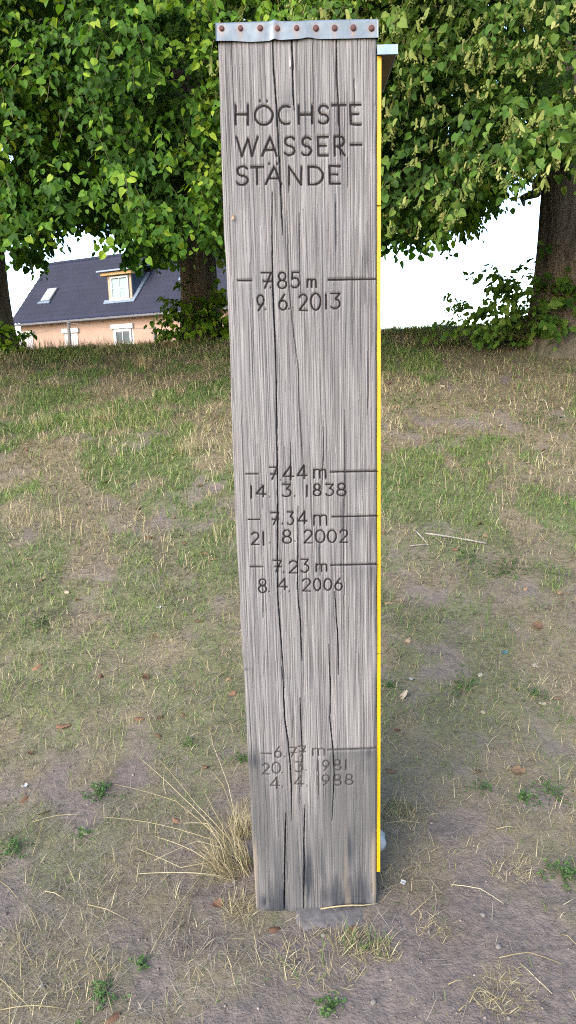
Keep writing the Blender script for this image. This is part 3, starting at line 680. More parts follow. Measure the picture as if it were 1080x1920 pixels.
    MB().hexa([fl + nroof * .05, fl + e * .2 + nroof * .05, ft + e * .2 + nroof * .05, ft + nroof * .05], [p + nroof * .06 for p in (fl + nroof * .05, fl + e * .2 + nroof * .05, ft + e * .2 + nroof * .05, ft + nroof * .05)]).build("cheek_flashing", M_flash, dormer)
    MB().hexa([base - e * .25 - s * .22 + nroof * .06, base + e * (dw + .2) - s * .22 + nroof * .06, base + e * (dw + .2) + nroof * .06, base - e * .25 + nroof * .06], [base - e * .25 - s * .22 + nroof * .09, base + e * (dw + .2) - s * .22 + nroof * .09, base + e * (dw + .2) + nroof * .12, base - e * .25 + nroof * .12]).build("apron_flashing", M_flash, dormer)
    def casement(org, w, h, nrm_out, parent, cols=2, rows=2, gm=M_glass, fr=.09, name="window"):
        win = MB()
        o = org
        for (ax, az, aw, ah) in ((0, 0, w, fr), (0, h - fr, w, fr), (0, fr, fr, h - 2 * fr), (w - fr, fr, fr, h - 2 * fr)):
            win.box(o + e * ax + dz * az, e * aw, nrm_out * .07, dz * ah)
        wo_ = win.build(name, M_white, parent)
        pw = (w - 2 * fr) / cols; ph = (h - 2 * fr) / rows
        for i in range(cols):
            for j in range(rows):
                MB().box(o + e * (fr + i * pw) + dz * (fr + j * ph), e * (pw - .035), nrm_out * .03, dz * (ph - .035)).build("pane", gm, wo_)
        for i in range(1, cols): MB().box(o + e * (fr + i * pw - .035) + dz * fr, e * .035, nrm_out * .055, dz * (h - 2 * fr)).build("glazing_bar", M_white, wo_)
        for j in range(1, rows): MB().box(o + e * fr + dz * (fr + j * ph - .035), e * (w - 2 * fr), nrm_out * .05, dz * .035).build("glazing_bar", M_white, wo_)
        return wo_
    casement(base - b * .051 + e * .19 + dz * .06, dw - .34, dh - .26, -b, dormer)
    MB().box(base - b * .16 + e * .08 + dz * .0, e * (dw - .12), b * .12, dz * .08).build("sill", M_white, dormer)
    # ground floor openings: shutter boxes, one window, lowered shutters
    for (xa, xb, yt, kind) in ((22, 63, 624, 'shut'), (119, 147, 617, 'shut'), (211, 249, 609, 'win')):
        pa = wall_pt(xa, yt); w = (wall_pt(xb, yt - (xb - xa) * .075) - pa) @ e
        MB().box(pa - b * .12 - e * .05, e * (w + .1), b * .13, -dz * .22).build("shutter_box", M_white, wall, bevel=.01)
        top = pa - dz * .22
        if kind == 'shut':
            n_ = 12
            for k in range(n_): MB().box(top - b * .035 + e * .06 - dz * (.118 * (k + 1)), e * (w - .12), b * .03, dz * .112).build("shutter_slat", M_shutter, wall)
        else:
            MB().box(top - b * .004 + e * .0 - dz * 1.4, e * w, b * .003, dz * 1.4).build("window_reveal", plain("grey_reveal", (.35, .31, .28)), wall)
            casement(top - b * .01 + e * .12 - dz * 1.38, w - .2, 1.36, -b, wall, 2, 2, M_glass_dark, .11)
    # downpipe vent on the right hand slope
    q = roof_pt(338, 533); MB().box(q, e * .25, s * .2, nroof * .25).build("roof_vent", M_flash, root)
    return P0, e, b
HOUSE = build_house()

# wire fence in front of the house
def build_fence():
    p = at_depth(128, 602, 17.0); q = at_depth(129.5, 660, 17.0); q[2] = min(q[2], float(ground_h(q[0], q[1]))) - .1
    root = empty("wire_fence", q); tag(root, "thin grey fence post with sagging wires in front of the peach house wall", "fence")
    MB().tube([q, .5 * (p + q) + np.array([.01, 0, 0]), p], [.045, .042, .04], 8).build("post", M_fence, root, True)
    for (xa, ya, xb, yb, sag) in ((128, 605, 290, 616, .05), (128, 606, -60, 640, .12)):
        a = at_depth(xa, ya, 16.95); c = at_depth(xb, yb, 16.4); pts = [a + (c - a) * t - np.array([0, 0, sag * 4 * t * (1 - t)]) for t in np.linspace(0, 1, 12)]
        MB().tube(pts, .006, 5).build("wire", M_wire, root, True)
    a = at_depth(290, 616, 16.4); g = a.copy(); g[2] = float(ground_h(a[0], a[1])) - .1
    MB().tube([g, a + np.array([0, 0, .04])], [.045, .04], 8).build("post", M_fence, root, True)
    a = at_depth(-60, 640, 16.4); g = a.copy(); g[2] = float(ground_h(a[0], a[1])) - .1
    MB().tube([g, a + np.array([0, 0, .04])], [.045, .04], 8).build("post", M_fence, root, True)
build_fence()

# ------------------------------------------------------------------ lime trees
OUT_px = [(-900, 430), (-300, 470), (0, 478), (50, 488), (78, 505), (98, 440), (150, 436), (205, 430), (228, 484), (258, 502), (300, 486), (340, 482), (420, 488), (560, 475), (715, 474), (760, 462), (800, 446), (850, 464), (880, 428), (920, 392), (960, 346), (1000, 332), (1040, 348), (1080, 346), (1300, 350), (2200, 350)]
_o = []
for p in OUT_px:
    r = ray(*p); _o.append((r[0] / r[1], r[2] / r[1]))
_o = np.array(sorted(_o))
def under(x, y): return EYE + y * (np.interp(x / y, _o[:, 0], _o[:, 1]) + .030 * (fbm(x * 2.3, y * 1.1, 55, 3) - .5))     # underside of the canopy
LEAF9 = np.array([(0, 0, 0), (0, 1.06, -.10), (0, .5, -.02), (-.36, -.08, .05), (-.50, .34, .10), (-.27, .78, .03), (.36, -.08, .05), (.50, .34, .10), (.27, .78, .03)])
F9 = np.array([(0, 2, 4, 3), (2, 1, 5, 4), (0, 6, 7, 2), (2, 7, 8, 1)])
LEAF6 = np.array([(0, 0, 0), (0, 1.05, -.08), (-.46, .12, .07), (-.36, .72, .06), (.46, .12, .07), (.36, .72, .06)])
F6 = np.array([(0, 1, 3, 2), (0, 4, 5, 1)])
def unit(v): return v / (np.linalg.norm(v, axis=-1, keepdims=True) + 1e-9)
def sprays(P, outdir, k, Lmin, Lmax, size, seed, droop=.45):
    """drooping leafy twigs rooted at P: returns leaf base, axis, normal, size, twig ends"""
    g = np.random.default_rng(seed); n = len(P)
    d = unit(outdir + g.normal(0, .45, (n, 3)) * np.array([1, 1, .45]) + np.array([0, 0, -.12]))
    L = g.uniform(Lmin, Lmax, n)
    t = (np.arange(k) + .6) / k
    pos = P[:, None] + d[:, None] * (L[:, None] * t)[..., None]; pos[..., 2] -= (droop * L[:, None] * t[None] ** 2)
    tang = unit(d[:, None] + np.array([0, 0, -1.]) * (2 * droop * t)[None, :, None])
    side = unit(np.cross(tang, np.array([0, 0, 1.]))) * np.where(np.arange(k) % 2, 1., -1.)[None, :, None]
    ax = unit(tang * .5 + side * .65 + np.array([0, 0, -.70]) + g.normal(0, .38, (n, k, 3)))
    nr = np.array([0, 0, .55]) + outdir[:, None] * .7 + g.normal(0, .5, (n, k, 3))
    nr = unit(nr - (nr * ax).sum(-1, keepdims=True) * ax)
    pos = pos + side * .02 + g.normal(0, .012, (n, k, 3))
    sz = size * g.uniform(.5, 1.35, (n, k)) * (1.05 - .35 * np.abs(t - .45))[None]
    return pos.reshape(-1, 3), ax.reshape(-1, 3), nr.reshape(-1, 3), sz.reshape(-1), (P, P + d * L[:, None] * .5 - np.array([0, 0, .1125]) * L[:, None] , P + d * L[:, None] - np.array([0, 0, droop]) * L[:, None])
def leaf_mesh(name, pos, ax, nr, sz, rnd, tmpl, F):
    s_ = np.cross(ax, nr); n = len(pos); m = len(tmpl)
    gg = np.random.default_rng(n); s_ = s_ * gg.uniform(.72, 1.08, (n, 1)); nr = nr * gg.uniform(-1.2, 3.2, (n, 1))
    V = pos[:, None] + sz[:, None, None] * (tmpl[None, :, 0:1] * s_[:, None] + tmpl[None, :, 1:2] * ax[:, None] + tmpl[None, :, 2:3] * nr[:, None])
    FF = (np.arange(n) * m)[:, None, None] + F[None]
    return V.reshape(-1, 3), FF.reshape(-1, F.shape[1]), np.repeat(rnd, m)
def join_leaves(name, sets, mat, parent):
    V = []; F = []; R = []; o = 0
    for pos, ax, nr, sz, rnd, T, FF in sets:
        if len(pos) == 0: continue
        v, f, r = leaf_mesh(name, pos, ax, nr, sz, rnd, T, FF); V.append(v); F.append(f + o); R.append(r); o += len(v)
    me = mesh_np(name, np.concatenate(V), np.concatenate(F), False); attr(me, 'rnd', np.concatenate(R))
    ob = obj(name, me, mat, parent); ob['kind'] = 'stuff'; return ob
def twig_mesh(name, a, m, b, r, mat, parent):
    # triangular twigs a-m-b
    n = len(a); d = unit(b - a); s1 = unit(np.cross(d, np.array([.2, .1, .97]))); s2 = np.cross(d, s1)
    V = np.empty((n, 9, 3)); 
    for q in range(3):
        c, s_ = math.cos(q * 2.094), math.sin(q * 2.094); off = (s1 * c + s2 * s_)
        V[:, q] = a + off * r; V[:, 3 + q] = m + off * r * .7; V[:, 6 + q] = b + off * r * .3
    F = []
    for q in range(3):
        w = (q + 1) % 3; F += [(q, w, 3 + w, 3 + q), (3 + q, 3 + w, 6 + w, 6 + q)]
    FF = ((np.arange(n) * 9)[:, None, None] + np.array(F)[None]).reshape(-1, 4)
    o = obj(name, mesh_np(name, V.reshape(-1, 3), FF, True), mat, parent); o['kind'] = 'stuff'; return o
def px_of(P):
    d = P - CAM; dep = d @ np.array(fwd); return 540 + FPX * (d @ np.array(rt)) / dep, 960 - FPX * (d @ np.array(upv)) / dep, dep
single_leaf = {}
def leaf_object_mesh(mat, key):
    if key not in single_leaf:
        bm = MB(); T = [(0, 0, 0), (0, .28, -.01), (0, .56, -.03), (0, .82, -.06), (0, 1.08, -.13)]
        Lf_ = [(-.30, -.10, .04), (-.50, .18, .09), (-.46, .50, .08), (-.26, .80, .02)]
        vv = T + Lf_ + [(-x, y, z) for x, y, z in Lf_]
        ff = [(0, 1, 6, 5), (1, 2, 7, 6), (2, 3, 8, 7), (3, 4, 8), (0, 9, 10, 1), (1, 10, 11, 2), (2, 11, 12, 3), (3, 12, 4)]
        me = bpy.data.meshes.new("leaf"); me.from_pydata(vv, [], ff); me.update(); me.materials.append(mat); single_leaf[key] = me
    return single_leaf[key]
BR_V = None
def bract_template():
    """a lime fruit: pale strap bract, stalk and three round nutlets; quads only, local z down"""
    V = []; F = []
    for i, (y, w, x) in enumerate(((0, .10, 0), (-.3, .17, .05), (-.65, .18, .0), (-1.0, .05, -.12))):
        V += [(-w + x, .03 * i, y), (w + x, .03 * i, y)]
    for i in range(3): F.append((2 * i, 2 * i + 1, 2 * i + 3, 2 * i + 2))
    for (cx, cy, cz) in ((.30, .05, -1.05), (.12, -.1, -1.18), (.45, -.05, -1.15)):
        o = len(V); r = .085
        V += [(cx - r, cy - r, cz - r), (cx + r, cy - r, cz - r), (cx + r, cy + r, cz - r), (cx - r, cy + r, cz - r), (cx - r, cy - r, cz + r), (cx + r, cy - r, cz + r), (cx + r, cy + r, cz + r), (cx - r, cy + r, cz + r)]
        F += [tuple(o + i for i in f) for f in ((3, 2, 1, 0), (4, 5, 6, 7), (0, 1, 5, 4), (1, 2, 6, 5), (2, 3, 7, 6), (3, 0, 4, 7))]
        o = len(V); V += [(0.02, .04, -.5), (.05, .04, -.5), (cx + .02, cy, cz), (cx - .02, cy, cz)]; F.append((o, o + 1, o + 2, o + 3))
    return np.array(V), np.array(F)

def build_tree(label, base_px, depth, rad, center, radii, nspray, seed, leafmat, leafobj, bush, fruit=0, big=300, lean=(0, 0), bright=0.):
    g = np.random.default_rng(seed)
    b0 = at_depth(base_px, 560, depth); gz = float(ground_h(b0[0], b0[1])); base = np.array([b0[0], b0[1], gz])
    root = empty("lime_tree", base); tag(root, label, "tree", "lime trees along the crest of the bank")
    # trunk with buttresses and furrows
    rows = 46; ns = 40; V = []
    zs = np.concatenate([np.linspace(-.25, 1.2, 20), np.linspace(1.3, 5.5, 26)])
    th = np.arange(ns) / ns * 2 * math.pi
    for zz in zs:
        flare = 1 + .42 * math.exp(-max(zz + .05, 0) / .22)
        taper = 1 - .075 * max(zz, 0)
        rr = rad * flare * taper * (1 + .07 * np.sin(th * 5 + seed) * math.exp(-max(zz, 0) / .6) + .05 * np.sin(th * 2 + 1.3 * seed + zz * .4) + .085 * (vnoise(th * 6.4, th * 0 + zz * .9, seed) - .5) + .05 * (vnoise(th * 2.1, th * 0 + zz * 2, seed + 4) - .5))
        cx, cy = base[0] + lean[0] * zz, base[1] + lean[1] * zz
        V += [(cx + r_ * math.cos(t_), cy + r_ * math.sin(t_), gz + zz) for r_, t_ in zip(rr, th)]
    idx = np.arange(len(V)).reshape(rows, ns); F = np.stack([idx[:-1], np.roll(idx[:-1], -1, 1), np.roll(idx[1:], -1, 1), idx[1:]], -1).reshape(-1, 4)
    trunk = obj("trunk", mesh_np("trunk", np.array(V), F, True), M_bark, root)
    for k in range(11):
        a = g.uniform(0, 6.28); z0 = g.uniform(1.9, 5.0) if k > 3 else g.uniform(1.5, 2.2); ln = g.uniform(1.6, 2.9)
        p0 = base + np.array([lean[0] * z0, lean[1] * z0, z0]); dd = np.array([math.cos(a), math.sin(a), g.uniform(.1, .7)])
        pts = [p0 + dd * ln * t + np.array([0, 0, -.25 * t * t]) + (g.normal(0, .05, 3) if t > .1 else 0) for t in np.linspace(0, 1, 7)]
        r0 = rad * g.uniform(.25, .42); MB().tube(pts, list(np.linspace(r0, .02, 7)), 8).build("limb", M_bark, trunk, True)
    # crown: sprays sampled in a blunt ellipsoid, denser towards its skin, clumped
    center = np.asarray(center, float); radii = np.asarray(radii, float)
    cand = center + (g.random((nspray * 22, 3)) * 2 - 1) * radii * 1.02
    q = np.abs((cand - center) / radii); m = ((q[:, 0] ** 2.4 + q[:, 1] ** 2.4) + q[:, 2] ** 4) * (1 + .75 * (fbm(cand[:, 0] * 1.1 + 3, cand[:, 2] * 1.4 + cand[:, 1] * .4, seed + 31, 2) - .42))
    un = under(cand[:, 0], np.maximum(cand[:, 1], .5))
    cl = .5 * fbm(cand[:, 0] * 1.5 + cand[:, 2] * .7, cand[:, 1] * 1.5 - cand[:, 2] * .8, seed + 3, 2) + .5 * fbm(cand[:, 0] * 1.3 + 5, cand[:, 2] * 1.7, seed + 9, 2)
    pr = (.22 + .78 * sstep(.35, .85, m)) * sstep(.30, .52, cl)
    topout = cand[:, 2] > EYE + .68 * cand[:, 1] + .3  # crown above the view, thinned below so more sky light reaches the bank
    pr = pr * np.where(topout, .045, 1.0) * np.where((cand[:, 1] > center[1] - .4), .30, 1)
    slack = g.exponential(.05, len(cand)) - .16
    ok = (m < 1) & (cand[:, 2] > un - slack + .10) & (g.random(len(cand)) < pr)
    P = cand[ok][:nspray]; top = topout[ok][:nspray]
    out = unit((P - center) * np.array([1, 1, .35]))
    sets = []; k = 10
    pos, ax, nr, sz, tw = sprays(P, out, k, .18, .40, .048, seed + 1)
    sz = sz * np.repeat(np.where(top, 2.3, np.where(P[:, 1] > center[1] - .4, 2.0, 1.0)), k)
    # colour varies by spray, paler towards the outside of the crown
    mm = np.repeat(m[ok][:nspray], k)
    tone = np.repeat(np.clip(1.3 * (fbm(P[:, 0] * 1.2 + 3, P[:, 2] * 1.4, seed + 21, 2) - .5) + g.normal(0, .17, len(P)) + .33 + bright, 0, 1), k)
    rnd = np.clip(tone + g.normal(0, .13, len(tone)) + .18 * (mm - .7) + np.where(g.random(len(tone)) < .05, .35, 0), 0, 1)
    keep = (pos[:, 2] > under(pos[:, 0], np.maximum(pos[:, 1], .5)) - .10 - g.exponential(.05, len(pos)))
    pos, ax, nr, sz, rnd = pos[keep], ax[keep], nr[keep], sz[keep], rnd[keep]
    # shoots round the foot of the trunk
    if bush:
        nb, (bx, by, bz), off = bush
        bp = g.normal(0, 1, (nb, 3)); bp = bp / np.linalg.norm(bp, axis=1, keepdims=True) * (g.random((nb, 1)) ** .5)
        bp[:, 1] = -np.abs(bp[:, 1]) * .9 + .15; bp[:, 2] = np.abs(bp[:, 2])
        Pb = base + np.asarray(off) + bp * np.array([bx, by, bz]); Pb[:, 2] = np.maximum(Pb[:, 2], ground_h(Pb[:, 0], Pb[:, 1]) + .05)
        ob_ = unit(bp * np.array([1, 1, .6]) + np.array([0, -.2, .1]))
        p2, a2, n2, s2, tw2 = sprays(Pb, ob_, 7, .14, .32, .066, seed + 5, .3)
        okb = p2[:, 2] > ground_h(p2[:, 0], p2[:, 1]) + .03
        p2, a2, n2, s2 = p2[okb], a2[okb], n2[okb], s2[okb]
        r2 = np.clip(g.normal(.58, .18, len(p2)), 0, 1)  # shoot leaves coloured brighter to make up for the crown's shade
        bo = join_leaves("basal_shoots", [(p2, a2, n2, s2, r2, LEAF9, F9)], leafmat, root)
        twig_mesh("shoot_stems", base + (tw2[0] - base) * np.array([.55, .55, .2]), base + (tw2[0] - base) * np.array([.8, .8, .75]), tw2[1], .0035, M_twig, root)
    # the largest leaves in view become leaves of their own
    px, py, dp = px_of(pos); inv = (px > -10) & (px < 1090) & (py > -10) & (py < 700) & ~((px > 400) & (px < 715) & (py > 45)) & (dp > 1)
    score = np.where(inv, sz / np.maximum(dp, .1) * (1 + .0 * px), 0)
    # spread them: take the nearest leaf of each cell of the canopy skin
    cell = (px // 22).astype(int) * 1000 + (py // 22).astype(int)
    order = np.argsort(dp - 2 * inv); seen = set(); pick = []
    for i in order:
        if not inv[i]: continue
        c = cell[i]
        if c in seen: continue
        seen.add(c); pick.append(i)
    pick = np.array(pick); pick = pick[np.argsort(-score[pick])][:big]
    rest = np.ones(len(pos), bool); rest[pick] = False
    near = (px_of(pos)[2] < 5.2)
    A_, B_ = rest & near, rest & ~near
    join_leaves("crown", [(pos[A_], ax[A_], nr[A_], sz[A_], rnd[A_], LEAF9, F9), (pos[B_], ax[B_], nr[B_], sz[B_] * 1.12, rnd[B_], LEAF6, F6)], leafmat, root)
    tk = (tw[2][:, 2] > under(tw[2][:, 0], np.maximum(tw[2][:, 1], .5)) + .12) & (tw[0][:, 2] > under(tw[0][:, 0], np.maximum(tw[0][:, 1], .5)) + .10)
    tk &= (np.arange(len(tk)) % 5 < 2)
    twig_mesh("twigs", tw[0][tk], tw[1][tk], tw[2][tk], .0030, M_twig, root)
    lm = leaf_object_mesh(leafobj, leafobj.name)
    inv_root = Matrix.Translation(-root.location)
    for i in pick:
        o = bpy.data.objects.new("leaf", lm); C.objects.link(o); o.parent = root; o.matrix_parent_inverse = inv_root
        s_ = np.cross(ax[i], nr[i]) * g.uniform(.72, 1.05); nr[i] = nr[i] * g.uniform(-1., 3.); mw = Matrix.Identity(4)
        for r_ in range(3):
            mw[r_][0], mw[r_][1], mw[r_][2], mw[r_][3] = s_[r_] * sz[i], ax[i][r_] * sz[i], nr[i][r_] * sz[i], pos[i][r_]
        o.matrix_basis = mw
    if fruit:
        tv, tf = bract_template()
        e2 = tw[2]; px, py, dp = px_of(e2); ok = (dp < 6.4) & (dp > 1) & (px > -60) & (px < 1250) & (py < 520) & (py > -250) & (e2[:, 2] > under(e2[:, 0], e2[:, 1]) - .02)
        cand = np.where(ok)[0]; g.shuffle(cand); cand = cand[np.argsort(dp[cand] + g.normal(0, .4, len(cand)))][:fruit]
        S = e2[cand]; rep = 3; S = np.repeat(S, rep, 0) + g.normal(0, .045, (len(cand) * rep, 3)); n = len(S)
        yaw = g.uniform(0, 6.28, n); tilt = g.normal(0, .35, (n, 2)); size = g.uniform(.04, .066, n)
        xa = np.stack([np.cos(yaw), np.sin(yaw), tilt[:, 0]], -1); xa = unit(xa); za = unit(np.stack([tilt[:, 0], tilt[:, 1], np.ones(n)], -1)); ya = unit(np.cross(za, xa)); xa = np.cross(ya, za)
        px, py, dp = px_of(S); inv = (px > 715) & (px < 1080) & (py > 0); sc = np.where(inv, 1 / dp, 0); od = np.argsort(-sc); one, many = od[:260], od[260:]
        V = S[many][:, None] + size[many][:, None, None] * (tv[None, :, 0:1] * xa[many][:, None] + tv[None, :, 1:2] * ya[many][:, None] + tv[None, :, 2:3] * za[many][:, None])
        me = mesh_np("fruit_clusters", V.reshape(-1, 3), ((np.arange(len(many)) * len(tv))[:, None, None] + tf[None]).reshape(-1, 4)); attr(me, 'rnd', np.repeat(g.random(len(many)), len(tv)))
        o = obj("fruit_clusters", me, M_bract, root); o['kind'] = 'stuff'
        bm_ = mesh_np("fruit_cluster", tv, tf); bm_.materials.append(M_bract_o)
        for i in one:
            o = bpy.data.objects.new("fruit_cluster", bm_); C.objects.link(o); o.parent = root; o.matrix_parent_inverse = inv_root
            mw = Matrix.Identity(4)
            for r_ in range(3): mw[r_][0], mw[r_][1], mw[r_][2], mw[r_][3] = xa[i][r_] * size[i], ya[i][r_] * size[i], za[i][r_] * size[i], S[i][r_]
            o.matrix_basis = mw
    return root
build_tree("lime tree with a leafy skirt of shoots, between the house and the post", 374, 8.3, .225, (-1.05, 8.3, 4.7), (3.5, 3.8, 3.7), 9600, 101, M_leaf_l, M_leaf_lo, (150, (.52, .5, .62), (.05, -.1, .05)))
build_tree("lime tree at the left edge of the picture, beside the house gable", -18, 8.1, .22, (-4.3, 7.9, 4.7), (3.2, 3.7, 3.7), 7000, 202, M_leaf_l, M_leaf_lo, (45, (.40, .4, .25), (.1, -.1, 0)))
build_tree("thick lime tree hung with pale fruit at the right of the post", 1078, 6.9, .41, (3.0, 6.8, 4.6), (3.5, 3.0, 3.6), 8800, 303, M_leaf_r, M_leaf_ro, (250, (.95, .6, .80), (-.33, -.12, .05)), fruit=520)

# ------------------------------------------------------------------ turf
def blades(pos, h, w, lean, az, bend, faceaz=None):
    """grass blades, five vertices each"""
    n = len(pos); d = np.stack([np.cos(az), np.sin(az), np.zeros(n)], -1)
    if faceaz is None: faceaz = az + 1.5708
    s_ = np.stack([np.cos(faceaz), np.sin(faceaz), np.zeros(n)], -1)
    up_ = np.array([0, 0, 1.])
    dir1 = unit(d * np.sin(lean)[:, None] + up_ * np.cos(lean)[:, None]); l2 = lean + bend
    dir2 = unit(d * np.sin(l2)[:, None] + up_ * np.cos(l2)[:, None])
    m = pos + dir1 * (h * .55)[:, None]; t = m + dir2 * (h * .5)[:, None]
    V = np.empty((n, 5, 3)); hw = (w / 2)[:, None]
    V[:, 0] = pos - s_ * hw; V[:, 1] = pos + s_ * hw; V[:, 2] = m - s_ * hw * .8; V[:, 3] = m + s_ * hw * .8; V[:, 4] = t
    F = np.array([(0, 1, 3), (0, 3, 2), (2, 3, 4)])
    return V.reshape(-1, 3), ((np.arange(n) * 5)[:, None, None] + F[None]).reshape(-1, 3)
def scatter(n, y0, y1, margin=.45, power=1.0):
    y = y0 + (y1 - y0) * rng.random(n) ** power; x = (rng.random(n) * 2 - 1) * (.47 * y + margin); return x, y
POSTBOX = (FL[0] - .005, FR[0] + .004, 1.452, 1.67)
def free(x, y): return ~((x > POSTBOX[0]) & (x < POSTBOX[1]) & (y > POSTBOX[2]) & (y < POSTBOX[3]))
def turf(name, label, mat, bands, fn, hgt, wid, leanr, seed, bendr=(0, .6), lift=0, rmean=None):
    g = np.random.default_rng(seed); VV = []; FF = []; RR = []; o = 0
    for (y0, y1, dens) in bands:
        area = (.47 * (y0 + y1) + .9) * (y1 - y0); n = int(dens * area); x, y = scatter(n, y0, y1)
        ok = (g.random(n) < fn(x, y)) & free(x, y); x, y = x[ok], y[ok]; n = len(x)
        if n == 0: continue
        p = np.stack([x, y, ground_h(x, y) - .003 + lift], -1); sc = np.clip(y / 2.4, .7, 2.2)
        h = g.uniform(*hgt, n) * (.45 + .6 * vnoise(x * 3, y * 3, seed) + .55 * vnoise(x * 13, y * 13, seed + 2)) * np.clip(.7 + y / 9, .8, 1.35); w = g.uniform(*wid, n) * sc
        v, f = blades(p, h, w, g.uniform(*leanr, n), g.uniform(0, 6.283, n), g.uniform(*bendr, n), None if leanr[0] > 1 else g.uniform(0, 6.283, n))
        VV.append(v); FF.append(f + o); o += len(v)
        r = np.clip((vnoise(x * 1.7, y * 1.7, seed + 5) - .5) * .6 + .5 + g.normal(0, .3, n), 0, 1); RR.append(np.repeat(r, 5))
    me = mesh_np(name, np.concatenate(VV), np.concatenate(FF)); attr(me, 'rnd', np.concatenate(RR))
    tag(obj(name, me, mat), label, "grass", kind="stuff")
M_thatch = mat_leaf("grey_thatch", [(.058, .046, .037), (.108, .089, .07), (.165, .14, .112), (.25, .22, .175)], .1, .8, .15)
turf("thatch", "dead grass litter lying flat on the soil", M_thatch, [(.95, 2.2, 8500), (2.2, 3.5, 6200), (3.5, 5.5, 2800), (5.5, 9.2, 1300)], lambda x, y: .12 + .88 * cover_f(x, y), (.02, .07), (.0010, .0021), (1.25, 1.62), 401, (-.25, .3), .004)
turf("dry_grass", "short bleached grass standing in the turf", M_dry, [(1.0, 2.2, 3000), (2.2, 3.5, 3000), (3.5, 5.5, 2100), (5.5, 9.6, 1150)], lambda x, y: cover_f(x, y) * (1 - .55 * green_f(x, y)), (.018, .06), (.0012, .0024), (.1, 1.15), 402)
turf("green_grass", "short green grass growing in patches on the bank", M_green, [(1.0, 2.2, 3600), (2.2, 3.5, 4200), (3.5, 5.5, 4200), (5.5, 9.6, 2500)], lambda x, y: (.15 + .85 * cover_f(x, y)) * (.12 + .88 * green_f(x, y)), (.018, .055), (.0014, .0030), (.05, 1.0), 403)
turf("tall_dry_grass", "taller straw coloured grass stems on the crest of the bank", M_straw, [(3.2, 5.5, 130), (5.5, 7.2, 150), (7.0, 9.2, 460)], lambda x, y: sstep(.40, .62, fbm(x * 1.6, y * 1.2, 77, 3)) * np.where(x < .5, 1., .45), (.05, .12), (.0012, .0022), (.02, .45), 404)

# ------------------------------------------------------------------ things on the ground
def build_crumbs():
    g = np.random.default_rng(77); n = 6500; x, y = scatter(n, .98, 2.6, .45, 1.3); ok = free(x, y) & (g.random(n) > .75 * cover_f(x, y)); x, y = x[ok], y[ok]; n = len(x)
    r = g.exponential(.0011, n) + .0007; r = np.minimum(r, .006)
    T = np.array([(1, 0, 0), (-1, 0, 0), (0, 1, 0), (0, -1, 0), (0, 0, 1), (0, 0, -1)], float); F = np.array([(0, 2, 4), (2, 1, 4), (1, 3, 4), (3, 0, 4), (2, 0, 5), (1, 2, 5), (3, 1, 5), (0, 3, 5)])
    V = T[None] * r[:, None, None] * g.uniform(.6, 1.3, (n, 6, 1)) * np.array([1, 1, .75]); a = g.uniform(0, 6.28, n); ca, sa = np.cos(a)[:, None], np.sin(a)[:, None]
    V = np.stack([V[..., 0] * ca - V[..., 1] * sa, V[..., 0] * sa + V[..., 1] * ca, V[..., 2]], -1) + np.stack([x, y, ground_h(x, y) + r * .25], -1)[:, None]
    me = mesh_np("soil_crumbs", V.reshape(-1, 3), ((np.arange(n) * 6)[:, None, None] + F[None]).reshape(-1, 3)); attr(me, 'rnd', np.repeat(g.random(n), 6))
    tag(obj("soil_crumbs", me, mat_leaf("soil_crumb", [(.07, .055, .047), (.115, .093, .08), (.17, .145, .13)], .0, .95, .1)), "crumbs of dry soil and grit strewn on the bare ground", "soil", kind="stuff")
build_crumbs()
def gp(px, py, lift=0.):
    p = hit_ground(px, py); p[2] = float(ground_h(p[0], p[1])) + lift; return p
def tube_px(pts, r0, r1, name, mat, parent=None, lift=.006, arch=.0):
    P = [gp(*p, lift) for p in pts]
    out = []
    for i in range(len(P) - 1):
        for t in (0, .5): out.append(P[i] + (P[i + 1] - P[i]) * t)
    out.append(P[-1]); n = len(out)
    out = [p + np.array([0, 0, arch * math.sin(math.pi * i / (n - 1))]) for i, p in enumerate(out)]
    mb = MB().tube(out, list(np.linspace(r0, r1, n)), 5)
    o = mb.build(name, mat, parent, True); attr(o.data, 'rnd', np.full(len(o.data.vertices), rng.random())); return o
# concrete footing
def build_footing():
    c = gp(628, 1722); N = 28; V = []; F = []
    for k, (rr, zz) in enumerate(((1.03, -.10), (1.0, -.006), (.93, -.001), (.55, .001))):
        for i in range(N):
            t = 2 * math.pi * i / N; sq = 1 / max(abs(math.cos(t)), abs(math.sin(t))) ** .75
            r = rr * (1 + .10 * (vnoise(np.array(i * .9), np.array(k * .15), 5) - .5))
            V.append((c[0] + .100 * sq * r * math.cos(t), c[1] + .085 + .118 * sq * r * math.sin(t), c[2] + zz + .003 * float(vnoise(np.array(i * 1.3), np.array(k * 2.), 9))))
    for k in range(3):
        for i in range(N): F.append((k * N + i, k * N + (i + 1) % N, (k + 1) * N + (i + 1) % N, (k + 1) * N + i))
    F.append(tuple(3 * N + i for i in range(N)))
    o = MB().add(V, F).build("concrete_footing", M_concrete, None, True); tag(o, "grey concrete footing showing under the front of the post", "footing")
build_footing()
